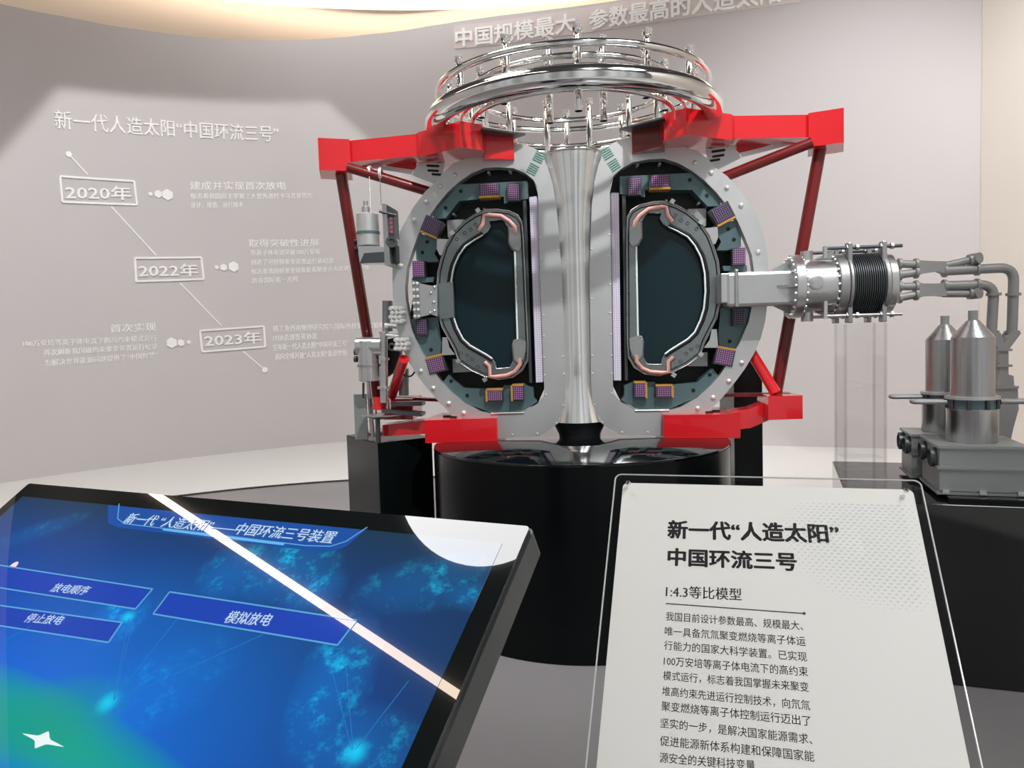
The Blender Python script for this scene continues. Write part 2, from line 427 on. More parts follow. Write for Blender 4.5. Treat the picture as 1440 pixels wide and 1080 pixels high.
beam('cream_wall_fill_spot', (2.3, 1.6, 5.1), (4.2, 3.2, 1.5), 60, 1.6, .8, col=(1, .92, .84), label='added ceiling fill spotlight aimed at the cream side wall')  # added fill, unseen, to lift the cream wall
beam('model_fill_spot', (.9, -3.2, 5.1), (0, 0, 1.4), MODEL_FILL, .75, .6, label='added ceiling fill spotlight aimed at the reactor model')  # unseen fill spot added to brighten the reactor

beam('sign_fill_spot', (1.7, -4.3, 5.1), (.36, -2.4, .85), SIGN_FILL, .5, .8, label='added ceiling fill spotlight aimed at the printed sign')  # extra spot out of view, added so the sign reads white
# ------------------------------------------------------------------ wall lettering (raised letters that follow the curved wall)
def WALLFN(u, v, d): return wall_pt(u, v, d)
def wline(bm, body, x0, y0, x1, y1, hpx, bold=.012, depth=.012, spacing=1.0, d0=0.0):
    a = on_wall(x0, y0); b = on_wall(x1, y1); c = on_wall(x0, y0-hpx)
    put_text(bm, body, a, b, c[1]-a[1], WALLFN, d0, depth, bold, spacing)
def wbar(bm, x0, y0, x1, y1, w=.022, depth=.014):
    a = V(on_wall(x0, y0)); b = V(on_wall(x1, y1)); d = (b-a).normalized(); nn = V((-d.y, d.x))*w/2
    N = 8
    for i in range(N):
        p = a.lerp(b, i/N); q = a.lerp(b, (i+1)/N)
        plate(bm, [[tuple(p+nn), tuple(p-nn), tuple(q-nn), tuple(q+nn)]], WALLFN, depth, .0005)
def wpoly(bm, x, y, rpx, n, rot=0, depth=.02):
    c = on_wall(x, y); r = abs(on_wall(x, y-rpx)[1]-c[1])
    plate(bm, [[(c[0]+r*math.cos(rot+2*PI*i/n), c[1]+r*math.sin(rot+2*PI*i/n)) for i in range(n)]], WALLFN, depth, .0005)
bm = bm_new(); wline(bm, '新一代人造太阳“中国环流三号”', 77, 181, 392, 200, 26, .004, .02)
tag(obj('wall_lettering', bm, M['letter']), 'large white raised title lettering along the top of the lit left wall', 'wall lettering')
years = [('2020年', ((83.6, 248), (188, 255), (192, 288), (87, 284)), (92, 280.5, 184, 281.5, 20), 'uppermost of the three, left on the wall'),
         ('2022年', ((189, 363), (282.5, 362), (286, 392.5), (191, 395.7)), (195, 390, 278, 388.5, 18.5), 'middle one of the three'),
         ('2023年', ((280.7, 465), (370.5, 458.7), (372.5, 487.5), (283.7, 494.5)), (288, 488, 367, 482.5, 17.5), 'lowest of the three, beside the model')]
for body, q, tx, wh in years:
    c = wall_pt(*on_wall((q[0][0]+q[2][0])/2, (q[0][1]+q[2][1])/2))
    t = thing('year_plaque', 'white framed %s plaque on the wall, %s' % (body[:4]+' year', wh), 'wall plaque', c, 'year plaques on the wall timeline')
    bm = bm_new()
    for i in range(4): wbar(bm, *q[i], *q[(i+1) % 4], .020, .022)
    obj('frame', bm, M['letter'], t)
    bm = bm_new(); wline(bm, body, *tx, .022, .02); obj('digits', bm, M['letter'], t)
for (a, b, dot, wh) in (((96, 217), (122.5, 245.5), 0, 'with a dot on top, above the uppermost plaque'), ((156, 290.5), (219, 359), None, 'between the upper and middle plaques'),
                        ((253, 398.5), (311, 458), None, 'between the middle and lowest plaques'), ((342, 494.5), (372, 520), 1, 'with a dot, under the lowest plaque')):
    bm = bm_new(); wbar(bm, *a, *b, .014)
    if dot is not None: wpoly(bm, *((a, b)[dot]), 4, 16)
    tag(obj('timeline_bar', bm, M['letter']), 'thin slanted white bar on the wall '+wh, 'wall bar', 'slanted bars of the wall timeline')
for hx, wh in ((((211, 273, 3), (222, 273, 5.5), (235, 274, 8)), '2020'), (((304, 376, 3), (314, 376, 5), (328, 375, 7.5)), '2022'), (((241, 482, 7.5), (254, 482, 5), (265, 481, 3)), '2023')):
    for (x, y, r), sz in zip(hx, ('small', 'medium', 'large') if hx[0][2] < 4 else ('large', 'medium', 'small')):
        bm = bm_new(); wpoly(bm, x, y, r, 6, PI/6)
        tag(obj('hexagon_marker', bm, M['letter']), '%s white raised hexagon of the trio beside the %s plaque' % (sz, wh), 'wall marker', 'hexagon markers beside the year plaques')
blocks = [
    ('heading', [('建成并实现首次放电', 267, 267, 402, 266.5, 12, .012)], 'white heading lettering beside the uppermost plaque'),
    ('text', [('标志着我国自主掌握了大型先进托卡马克装置的', 268, 279.5, 439, 278.5, 8, .019), ('设计、建造、运行技术', 268, 292.5, 342, 291.5, 8, .019)], 'two small faint lines of white lettering under the uppermost heading'),
    ('heading', [('取得突破性进展', 350, 347.5, 449, 346, 11, .012)], 'white heading lettering right of the middle plaque'),
    ('text', [('等离子体电流突破100万安培', 352.5, 359.5, 450, 357.5, 8, .019), ('创造了可控核聚变装置运行新纪录', 353, 373, 469, 370, 8, .019), ('标志着我国核聚变研发距离聚变点火迈进重要一步', 353.5, 386, 520, 379, 8, .019), ('跻身国际第一方阵', 354, 399, 419, 396, 8, .019)], 'four small faint lines of white lettering under the heading right of the middle plaque'),
    ('heading', [('首次实现', 155, 468, 219.5, 465, 12, .012)], 'white heading lettering left of the lowest plaque'),
    ('text', [('100万安培等离子体电流下的高约束模式运行', 32.5, 488, 220, 479.5, 9, .019), ('再次刷新我国磁约束聚变装置运行纪录', 61, 500.5, 221, 491, 9, .019), ('为解决世界能源问题提供了“中国智慧”', 63, 515, 221, 503.5, 9, .019)], 'three small right-aligned lines of white lettering left of the lowest plaque'),
    ('text', [('核工业西南物理研究院与国际热核聚变实验堆', 384, 466.5, 540, 461, 9, .019), ('ITER总部签署协议', 384, 480, 446, 476.5, 9, .019), ('宣布新一代人造太阳“中国环流三号”', 384, 493, 490, 486.5, 9, .019), ('面向全球开放“人造太阳”能源梦想', 387, 506, 488, 500, 9, .019)], 'four small faint lines of white lettering between the lowest plaque and the model'),
]
for kind, lines, lab in blocks:
    if len(lines) > 1: t = thing('wall_lettering', lab, 'wall lettering', wall_pt(*on_wall(lines[0][1], lines[0][2])))
    for L in lines:
        bm = bm_new(); wline(bm, L[0], L[1], L[2], L[3], L[4], L[5], L[6], depth=.008)
        if len(lines) > 1: obj('text_line', bm, M['letter'], t)
        else: tag(obj('wall_lettering', bm, M['letter']), lab, 'wall lettering')
# banner high on the back wall
sa, za = on_wall(642, 68); sb, zb = on_wall(1097, 8.5)
b0 = on_wall(639, 69); b1 = on_wall(639, 36)
t = thing('wall_banner', 'pale band with bold white lettering high on the back wall behind the rings', 'wall banner', wall_pt((sa+sb)/2, za))
bm = bm_new(); N = 40; s0 = b0[0]; s1 = on_wall(1125, 0)[0]; zz1 = on_wall(1097, 7)[1]
for i in range(N):
    q0 = s0+(s1-s0)*i/N; q1 = s0+(s1-s0)*(i+1)/N
    k0 = b0[1]+(zz1-b0[1])*(q0-s0)/(sb-s0); k1 = b0[1]+(zz1-b0[1])*(q1-s0)/(sb-s0); hh = b1[1]-b0[1]
    plate(bm, [[(q0, k0), (q1, k1), (q1, k1+hh), (q0, k0+hh)]], WALLFN, .008, .0005)
obj('band', bm, M['band'], t)
for body, k0, k1 in (('中国规模最大', 0, .405), ('参数最高的人造太阳', .452, 1)):
    bm = bm_new(); zl = lambda k: (za+.01)*(1-k)+(zz1+.02)*k
    put_text(bm, body, (sa+(sb-sa)*k0, zl(k0)), (sa+(sb-sa)*k1, zl(k1)), on_wall(655, 41)[1]-za, WALLFN, .0085, .02, .03)
    obj('letters', bm, M['letter'], t)

# ------------------------------------------------------------------ pedestals and plinths
HP = .777; RP = .6756
t = thing('round_pedestal', 'glossy black round pedestal that carries the reactor model', 'pedestal', (0, 0, .0045))
bm = bm_new(); lathe(bm, [(RP-.03, 0), (RP, .0), (RP, HP-.012)], (0, 0, .0045), n=160, cap=False); obj('pedestal_body', bm, M['satin'], t, 40)
bm = bm_new(); lathe(bm, [(RP-.002, HP-.0118), (RP-.001, HP-.004), (RP-.006, HP), (0, HP)], (0, 0, .0045), n=160, cap=False); obj('pedestal_top', bm, M['black'], t, 40)
def slab_box(name, P, z, m, label, cat='plinth', zb=.0045):
    bm = bm_new(); plate(bm, [P], XY, z, zb)
    bmesh.ops.bevel(bm, geom=[e for e in bm.edges], offset=.003, segments=1, affect='EDGES')
    return tag(obj(name, bm, m), label, cat)
LPZ = .765
A = onZ(487, 611.5, LPZ); B = onZ(531, 623, LPZ); D_ = onZ(615, 613, LPZ)
va = (A-B); vd = V((-va.y, va.x, 0)).normalized()
if vd.dot(D_-B) < 0: vd = -vd
Dq = B+vd*.30
slab_box('square_plinth', [(A.x, A.y), (B.x, B.y), (Dq.x, Dq.y), ((A+Dq-B).x, (A+Dq-B).y)], LPZ, M['blackp'], 'black square plinth under the launcher assembly at the left of the round pedestal')
e0 = onY(1033, 620, .62); e1 = onY(1069, 620, .66)
slab_box('square_column', [(e0.x, .62), (e1.x, .60), (e1.x+.02, .95), (e0.x-.02, .95)], onY(1050, 508, .62).z, M['blackp'], 'tall dark column standing behind the right side of the reactor model', 'column')
RPZ = .645
q0 = V((1.176, .118)); dirx = V((.975, -.222)).normalized(); diry = V((.222, .975)).normalized()
f0 = q0 - diry*.86
slab_box('long_plinth', [tuple(f0-dirx*.02), tuple(f0+dirx*1.25), tuple(q0+dirx*1.25), tuple(q0-dirx*.005)], RPZ, M['black'], 'long black plinth at the right under the pumps and the acrylic stand')

# ------------------------------------------------------------------ the reactor model
TK = thing('fusion_reactor_model', 'cut-open fusion reactor model with red frame and chrome rings on the round black pedestal', 'model', (0, 0, HP+.0045))
YP = .05
outer_px = [(830.5, 480), (831, 535), (833, 569), (839, 590), (847, 596), (871, 611), (935, 613), (965, 600), (995, 581), (1016.7, 558), (1034, 537), (1048, 518), (1061, 496), (1070, 475), (1076, 452), (1079, 428), (1081, 395), (1079, 355), (1073, 325), (1063, 300), (1043, 270), (1023, 248), (1008, 237), (995, 223), (980, 212), (957, 205), (915, 200), (896, 191), (870, 197), (854, 206), (842, 230), (836, 255), (832, 290), (829, 380)]
hole_px = [(857.5, 270), (858, 258), (863, 247), (873, 237.5), (890, 228), (913, 224), (933, 223), (953, 229), (973, 240), (990, 253), (1007, 270), (1023, 290), (1037, 310), (1048, 335), (1057, 358), (1061, 385), (1061, 405), (1058, 427), (1053, 452), (1040, 483), (1028, 503), (1013, 527), (997, 545), (980, 560), (957, 573), (942, 577), (907, 580), (892, 576), (872, 565), (863, 555), (862, 543), (860, 400)]
O = TX(outer_px, YP); Hh = TX(hole_px, YP)
bolts_px = [(977, 229), (1000, 243), (1022, 264), (1042, 289), (1066, 354), (1043, 510), (1025, 536), (1003, 559), (981, 574)]
small_px = [(857, 330), (857, 360), (858, 400), (858, 440), (859, 470), (860, 500), (860, 525), (860, 553), (833, 500), (833, 525), (836, 569), (847, 594), (875, 608), (911, 608), (832, 350), (832, 420)]
stud_px = [(983, 285), (928, 230), (897, 231), (1015, 343), (1065, 432), (937, 252+30)]
back_px = [(858, 270), (863, 247), (890, 228), (933, 223), (953, 229), (973, 240), (985, 256), (998, 275), (1011, 299), (1022, 322), (1031, 348), (1040, 375), (1050, 400), (1056, 427), (1051, 452), (1039, 483), (1028, 503), (997, 545), (957, 573), (907, 579), (873, 565), (862, 543)]
sup_px = [
    [(872, 248), (973, 243), (987, 257), (1013, 280), (1013, 290), (995, 290), (973, 267), (907, 267), (907, 277), (872, 273)],
    [(1003, 318), (1033, 310), (1042, 332), (1042, 347), (1022, 352), (1008, 352), (1014, 340)],
    [(1016, 374), (1050, 373), (1051, 381), (1018, 381)],
    [(1013, 433), (1055, 433), (1052, 452), (1039, 483), (1030, 495), (1012, 491), (1010, 470), (1012, 450)],
    [(878, 542), (890, 537), (920, 537), (924, 542), (980, 538), (1002, 518), (1012, 530), (997, 545), (975, 561), (942, 575), (907, 577), (892, 574), (874, 563), (878, 556)],
]
hole_dots = [(970, 253), (994, 275), (1024, 322), (1032, 337), (998, 527), (975, 549), (1026, 480), (1020, 500)]
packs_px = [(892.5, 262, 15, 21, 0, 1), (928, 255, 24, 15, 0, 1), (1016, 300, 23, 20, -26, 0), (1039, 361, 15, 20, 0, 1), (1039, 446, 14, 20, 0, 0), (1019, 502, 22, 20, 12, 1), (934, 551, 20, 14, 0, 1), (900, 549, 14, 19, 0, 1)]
vo_px = [(881.7, 330), (882.5, 305), (888, 295), (900, 288), (918, 284), (933, 283), (950, 288), (967, 297), (983, 310), (997, 330), (1004, 348), (1010, 367), (1012, 385), (1012, 428), (1008, 447), (999, 465), (990, 483), (985, 500), (967, 513), (947, 523), (927, 528), (907, 526), (892, 517), (884, 503), (882.5, 480)]
vi_px = [(894.7, 347), (898, 344), (903, 335), (902.5, 311), (907, 303), (912, 299), (930, 300), (928, 307), (933, 315), (940, 319), (953, 325), (967, 333), (977, 345), (985, 360), (988, 370), (991, 385), (992, 410), (990, 433), (985, 450), (977, 467), (967, 477), (943, 492), (935, 498), (931, 505), (930, 512.5), (910, 512), (904, 502), (905, 480), (902.5, 473), (897, 472)]
cop_px = [[(892, 321), (893, 312), (900, 303), (912, 294), (930, 291), (937, 291), (939, 303), (946, 312)],
          [(895, 499), (895, 508), (903, 518), (915, 523), (930, 524), (940, 523), (940, 508), (947, 502)]]
sq_px = [[(967, 294), (993, 293), (993, 318), (985, 318)], [(967, 515), (995, 515), (995, 495), (985, 496)]]
br_px = [[(990, 321), (1009, 319), (1010, 334), (1006, 343), (999, 343)], [(1001, 463), (1008, 463), (1010, 489), (990, 489), (998, 478)]]
lav_px = [(859.5, 271), (870, 271), (873.5, 535), (863.5, 535)]
thin_px = [(875, 275), (880, 275), (883, 535), (879, 535)]
marks_px = [[(843, 214), (855, 206), (873, 236), (862, 244)]]
def side(P, sg): return P if sg > 0 else mir(P)
for sg in (1, -1):
    wh = 'right' if sg > 0 else 'left'
    bm = bm_new(); plate(bm, [side(O, sg), side(Hh, sg)], XZ, YP, YP+.06)
    cp = obj('coil_plate', bm, M['steel'], TK)
    for (x, y) in bolts_px:
        p = onY(x, y, YP); bm = bm_new(); lathe(bm, [(.011, 0), (.011, .006), (.006, .012), (0, .0125)], (sg*p.x, YP+.0005, p.z), (0, -1, 0), 12, cap=False)
        obj('bolt', bm, M['bolt'], cp, 50)
    for (x, y) in small_px:
        p = onY(x, y, YP); bm = bm_new(); lathe(bm, [(.005, 0), (.004, .004), (0, .005)], (sg*p.x, YP+.0005, p.z), (0, -1, 0), 8, cap=False)
        obj('rivet', bm, M['bolt'], cp, 50)
    # striped green marking on the shoulder
    a, b, c, d = [V((sg*p.x, p.z)) for p in (onY(*q, YP) for q in ((843, 214), (856, 206), (874, 236), (862, 244)))]
    bm = bm_new(); N = 11
    for i in range(N):
        if i == 5: continue
        t0, t1 = i/N, (i+.5)/N
        plate(bm, [[tuple(a.lerp(d, t0)), tuple(b.lerp(c, t0)), tuple(b.lerp(c, t1)), tuple(a.lerp(d, t1))]], XZ, YP-.002, YP+.0005)
    obj('green_marking', bm, M['green'], cp)
    bm = bm_new(); plate(bm, [side(TX(back_px, .17), sg)], XZ, .17, .19); obj('back_panel', bm, M['void'], TK)
    for k, P in enumerate(sup_px):
        Q = side(TX(P, .08), sg); bm = bm_new(); plate(bm, [Q], XZ, .08, .17); sup = obj('coil_support', bm, M['teal'], TK)
    for (x, y) in hole_dots:
        p = onY(x, y, .08); bm = bm_new(); cyl(bm, (sg*p.x, .0795, p.z), (sg*p.x, .078, p.z), .009, 16); obj('bolt_hole', bm, M['void'], TK, 40)
    for (x, y) in stud_px:
        p = onY(x, y, .12); bm = bm_new(); lathe(bm, [(.007, 0), (.007, .05), (.004, .055), (0, .056)], (sg*p.x, .172, p.z), (0, -1, 0), 10, cap=False); obj('stud', bm, M['bolt'], TK, 50)
    for (x, y, w, h, rot, bright) in packs_px:
        p = onY(x, y, .045); sc = (p-CAM).length/F_PX
        R_ = Matrix.Rotation(math.radians(rot*sg), 3, 'Y')
        bm = bm_new(); box(bm, (sg*p.x, .075, p.z), (w*sc*1.16, .06, h*sc*1.16), R_); cpk = obj('coil_pack', bm, M['dkgrey'], TK)
        oz = {(928, 255): -1, (1016, 300): -1, (1019, 502): 1, (934, 551): 1, (900, 549): 1}.get((x, y))
        if oz:
            bm = bm_new(); q_ = R_ @ V((0, 0, oz*(h*.5+2)*sc)); box(bm, (sg*p.x+q_.x, .0725, p.z+q_.z), (w*sc*1.16, .066, 2.6*sc), R_)
            if oz > 0 and y > 540: q_ = R_ @ V((sg*(w*.5+1.6)*sc, 0, 0)); box(bm, (sg*p.x+q_.x, .0725, p.z+q_.z), (2.6*sc, .066, h*sc*1.16), R_)
            obj('amber_edge', bm, M['orange'], cpk)
        bm = bm_new(); box(bm, (0, 0, 0), (w*sc, .008, h*sc))
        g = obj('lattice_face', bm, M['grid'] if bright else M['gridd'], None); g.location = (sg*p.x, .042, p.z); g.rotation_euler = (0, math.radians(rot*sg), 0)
        attach(g, cpk)
    VO = TX(vo_px, .04); VI = TX(vi_px, .04)
    bm = bm_new(); plate(bm, [side(VO, sg), side(VI, sg)], XZ, .04, .165); vs = obj('vessel_shell', bm, M['vessel'], TK)
    bm = bm_new(); plate(bm, [side(VI, sg)], XZ, .075, .10); obj('vessel_interior', bm, M['panel'], TK)
    # painted highlight: a pale tube along the plasma side, dark line along the outside
    arc = VI[9:23]; st = [VI[0], VI[-1]]
    for seg in (arc, st):
        bm = bm_new(); tube(bm, [(sg*x, .038, z) for x, z in seg], .0045, 8); obj('rim_highlight', bm, M['rim'], vs, 60)
    LN = TX([(px_+(px_-931)*.06, 405+(py_-405)*1.03) for px_, py_ in vi_px], .040)[9:23]
    bm = bm_new(); tube(bm, [(sg*x, .0405, z) for x, z in LN], .009, 8); obj('dark_liner', bm, M['void'], vs, 60)
    for seg in (VI[0:10], VI[22:30]):
        bm = bm_new(); tube(bm, [(sg*x, .039, z) for x, z in seg], .0022, 6); obj('thin_rim', bm, M['silver'], vs, 60)
    bm = bm_new(); tube(bm, [(sg*x, .039, z) for x, z in VO], .003, 6, True); obj('outer_rim', bm, M['silver'], vs, 60)
    VO2 = TX([(px_+(931-px_)*.045, py_+(405-py_)*.035) for px_, py_ in vo_px], .039)
    bm = bm_new(); tube(bm, [(sg*x, .039, z) for x, z in VO2], .003, 6, True); obj('dark_seam', bm, M['void'], vs, 60)
    for P in cop_px:
        bm = bm_new(); tube(bm, [(sg*p.x, .036, p.z) for p in (onY(x, y, .036) for x, y in P)], .0105, 10); obj('copper_strip', bm, M['copper'], TK, 60)
        bm = bm_new(); tube(bm, [(sg*p.x, .052, p.z) for p in (onY(x, y, .052) for x, y in P)], .017, 8); obj('copper_backing', bm, M['void'], TK, 60)
    # divertor baffles
    for P in ([(885, 322), (894, 312), (901, 312), (902, 334), (896, 343), (889, 346), (885, 340)], [(885, 476), (896, 472), (904, 476), (903, 500), (897, 508), (890, 500), (886, 490)]):
        bm = bm_new(); plate(bm, [side(TX(P, .03), sg)], XZ, .03, .06); obj('baffle', bm, M['steel2'], TK)
    for (x, y) in [(950, 303), (958, 310), (967, 314), (979, 322), (965, 497), (957, 508), (972, 491), (981, 487)]:
        p = onY(x, y, .04); bm = bm_new(); tube(bm, [(sg*p.x+.007*math.cos(a_), .039, p.z+.007*math.sin(a_)) for a_ in [2*PI*i/12 for i in range(12)]], .0016, 6, True); obj('port_ring', bm, M['dkgrey'], TK, 60)
    for P in sq_px:
        bm = bm_new(); plate(bm, [side(TX(P, .13), sg)], XZ, .13, .17); obj('bracket_plate', bm, M['steel2'], TK)
    for P in br_px:
        bm = bm_new(); plate(bm, [side(TX(P, .045), sg)], XZ, .045, .12); obj('bracket', bm, M['silver'], TK)
    for (x, y) in ((985, 313), (985, 498), (947, 527), (945, 284)):
        p = onY(x, y, .04); bm = bm_new(); box(bm, (sg*p.x, .035, p.z), (.02, .03, .02), Matrix.Rotation(sg*.6, 3, 'Y')); obj('clamp', bm, M['silver'], TK)
    bm = bm_new(); plate(bm, [side(TX(lav_px, .06), sg)], XZ, .06, .15); obj('solenoid_strip', bm, M['lav'], TK)
    bm = bm_new(); plate(bm, [side(TX(thin_px, .07), sg)], XZ, .07, .15); ts = obj('inner_strip', bm, M['dkgrey'], TK)
    # bottom lip of the opening
    bm = bm_new(); tube(bm, [(sg*p.x, .05, p.z) for p in (onY(893, 577.5, .05), onY(941, 577, .05))], .006, 8); obj('sill', bm, M['silver'], TK, 60)
# ports: bolted window port on the left, duct stub on the right
def LW(x, y, Y): p = onY(x, y, Y); return V((p.x, Y, p.z))
bm = bm_new(); plate(bm, [TX([(588, 398), (608, 402), (615, 400), (615, 445), (606, 442), (590, 446)], .02)], XZ, .02, .14)
port = obj('port_box', bm, M['silver'], TK)
bm = bm_new(); plate(bm, [TX([(579, 394), (589, 396), (591, 447), (582, 449)], .015)], XZ, .015, .15); obj('port_flange', bm, M['steel2'], port)
for k in range(6):
    for xx in (581.5, 587):
        p = onY(xx+k*.4, 399+k*9.2, .015); bm = bm_new(); lathe(bm, [(.008, 0), (.008, .008), (.004, .011), (0, .011)], (p.x, .0155, p.z), (0, -1, 0), 6, cap=False); obj('bolt', bm, M['bolt'], port)
for (x, y) in ((611, 404), (606, 412), (610, 425), (611, 437), (605, 440)):
    p = onY(x, y, .02); bm = bm_new(); lathe(bm, [(.008, 0), (.007, .012), (0, .015)], (p.x, .0205, p.z), (0, -1, 0), 8, cap=False); obj('stud', bm, M['silver'], port, 50)
bm = bm_new(); plate(bm, [TX([(617, 399), (637, 396), (639, 446), (619, 449)], .03)], XZ, .028, .06); obj('window_frame', bm, M['vessel'], TK)

# centre column: a trumpet shaped steel core
zt = onY(838, 214, .1).z; zb = onY(815, 592, .1).z
bm = bm_new(); prof = []
for i in range(40):
    t = i/39; z = zb+(zt-zb)*t
    r = .088+.055*max(0, (t-.70)/.30)**1.6+.05*max(0, (.16-t)/.16)**1.5
    prof.append((r, z))
lathe(bm, prof, (0, .14, 0), n=72); obj('centre_column', bm, M['column'], TK, 40)
bm = bm_new(); lathe(bm, [(.10, .0005), (.10, .010), (.13, zb-HP-.0045)], (0, .14, HP+.0045), n=48); obj('dark_reflection_cone', bm, M['void'], TK, 40)  # matt black cone stands in for the dark reflection under the column
bm = bm_new(); torus(bm, (0, .14, zt), .14, .008, 72, 10); obj('column_collar', bm, M['chrome'], TK, 60)

# coil rings on top with their rods
RZ = {}
for (nm, R_, z, r) in (('large_ring', .615, 2.228, .047), ('upper_ring', .60, 2.356, .0155), ('inner_ring', .45, 2.364, .0135), ('lower_ring', .45, 2.235, .011), ('lower_ring', .50, 2.245, .009)):
    bm = bm_new(); torus(bm, (0, .0, z), R_, r, 160, 20); RZ[nm] = obj(nm, bm, M['chrome'], TK, 60)
for R_, off, ztop, zlow in ((.55, 0, 2.445, 2.12), (.415, 15, 2.455, 2.16)):
    for k in range(12):
        a_ = math.radians(off+30*k)-PI/2+.06; x, y = R_*math.cos(a_), R_*math.sin(a_)
        if abs(x) > .2: zlow = 2.235
        else: zlow = 2.12
        bm = bm_new()
        lathe(bm, [(.0155, 0), (.0155, ztop-zlow-.055), (.013, ztop-zlow-.05), (.013, ztop-zlow-.032), (.020, ztop-zlow-.03), (.020, ztop-zlow-.018), (.015, ztop-zlow-.016), (.019, ztop-zlow-.012), (.019, ztop-zlow-.004), (.010, ztop-zlow), (0, ztop-zlow)], (x, y, zlow), n=14, cap=False)
        rod = obj('ring_rod', bm, M['chrome'], TK, 45)
        zc = 2.356 if off == 0 else 2.364
        Rr = .60 if off == 0 else .45
        bm = bm_new(); e = V((x, y, 0)).normalized()
        tube(bm, [V((x, y, zc)), e*(Rr)+V((0, 0, zc))], .006, 8); obj('clip', bm, M['chrome'], rod, 60)
        if off == 0 and abs(x) < .2:
            bm = bm_new(); tube(bm, [V((x, y, 2.25)), V((x, y*.94, 2.25))], .008, 8); obj('clip', bm, M['chrome'], rod, 60)

# red frame
ZT, ZB = 2.218, 2.105
for sg in (1, -1):
    mx = lambda P: [(sg*x, y) for x, y in P][::sg]
    bm = bm_new(); plate(bm, [mx([(.40, -.09), (.486, -.165), (.702, -.025), (.715, .22), (.36, .22)])], XY, ZT, ZB)
    hb = obj('support_head', bm, M['red'], TK)
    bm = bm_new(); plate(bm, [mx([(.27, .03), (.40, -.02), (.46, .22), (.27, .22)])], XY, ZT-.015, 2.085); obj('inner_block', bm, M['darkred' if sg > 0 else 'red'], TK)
    bm = bm_new(); plate(bm, [mx([(.702, -.022), (.72, .0), (1.056, .05), (1.056, .17), (.72, .15), (.702, .15)])], XY, ZT-.001, 2.118); obj('support_beam', bm, M['red'], TK)
    bm = bm_new(); plate(bm, [mx([(1.046, .035), (1.18, -.02), (1.24, .17), (1.10, .24)])], XY, ZT+.002, 2.072); obj('corner_block', bm, M['red'], TK)
    # web under the beam
    W0 = TX([(1036, 192), (1126, 193), (1040, 216), (1035, 212)], .16); bm = bm_new(); plate(bm, [side(W0, sg)], XZ, .155, .20); obj('beam_web', bm, M['red'], TK)
    W1 = TX([(1030, 192), (1138, 190), (1136, 198), (1044, 221), (1040, 215), (1128, 194.5), (1036, 194)], .15); bm = bm_new(); plate(bm, [side(W1, sg)], XZ, .148, .156); obj('pale_edge', bm, M['silver'], TK)
    # slotted gusset behind the arm
    G = TX([(1000, 200), (1031, 204), (1042, 222), (1006, 240), (996, 225), (992, 208)], .10)
    slots = []
    for (x, y, l) in ((1005, 207, 14), (1010, 213, 16), (1010, 220, 14), (1005, 226, 12)):
        s_ = onY(x, y, .10); k = (s_-CAM).length/F_PX; lx = l*k/2; c_ = math.cos(.16); 
        slots.append([(s_.x-lx, s_.z-.006), (s_.x+lx, s_.z-.001), (s_.x+lx+.004, s_.z+.005), (s_.x+lx, s_.z+.010), (s_.x-lx, s_.z+.005), (s_.x-lx-.004, s_.z)])
    bm = bm_new(); plate(bm, [side(G, sg)], XZ, .098, .11); gs = obj('gusset', bm, M['steel'], TK)
    for S_ in slots:
        bm = bm_new(); plate(bm, [side(S_, sg)], XZ, .096, .0985); obj('slot', bm, M['void'], gs)
    # dark flat plate reaching towards the column
    P4 = [onZ(x, y, 2.185) for x, y in ((871, 182.5), (934, 166), (940, 184), (898, 189))]
    bm = bm_new(); plate(bm, [side([(p.x, p.y) for p in P4], sg)], XY, 2.192, 2.184); obj('top_plate', bm, M['dkgrey'], TK)
    # struts
    t0 = V((sg*1.115, .10, 2.075)); t1 = V((sg*.915, .12, .95))
    if sg < 0: q = onY(531, 545, .36); t1 = V((q.x, .36, .95))
    fy = .0 if sg > 0 else .30
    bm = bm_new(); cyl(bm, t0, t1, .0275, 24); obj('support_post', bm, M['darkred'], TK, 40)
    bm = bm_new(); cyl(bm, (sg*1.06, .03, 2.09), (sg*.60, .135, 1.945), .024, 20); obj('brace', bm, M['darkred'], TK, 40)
    bm = bm_new(); a_, b_ = ((.77, .14, 1.235), (.90, .05, .975)) if sg > 0 else (tuple(onY(568, 505, .02)), tuple(onY(551, 556, .26)))
    cyl(bm, a_, b_, .025, 20); obj('brace', bm, M['red'], TK, 40)
    # foot
    bm = bm_new(); plate(bm, [mx([(.385, .0), (.722, -.035), (.735, .02), (.70, .30), (.385, .30)])], XY, .89, HP+.0048); obj('foot_block', bm, M['red'], TK)
    bm = bm_new(); plate(bm, [side([(.70, .892), (.79, .905), (.87, .94), (.90, .862), (.79, .815), (.70, .805)] if sg > 0 else [(.695, .872), (.985, .846), (.985, .79), (.695, .80)], sg)], XZ, .06+fy*.4, .17+fy*.45); obj('foot_beam', bm, M['red'], TK)
    bm = bm_new(); plate(bm, [mx([(.845, -.04+fy), (1.0, -.02+fy), (.99, .20+fy), (.85, .20+fy)])], XY, .968, .862); obj('foot_corner', bm, M['red'], TK)
    bm = bm_new(); plate(bm, [mx([(.60, .14), (.98, .10+fy), (.98, .16+fy), (.60, .2)])], XY, .97, .955); obj('foot_strip', bm, M['darkred'], TK)
    for (x, y) in ((.60, .06), (.64, .10), (.56, .12)):
        bm = bm_new(); box(bm, (sg*x, y, .8935), (.035, .02, .008)); obj('slot_cover', bm, M['void'], TK)

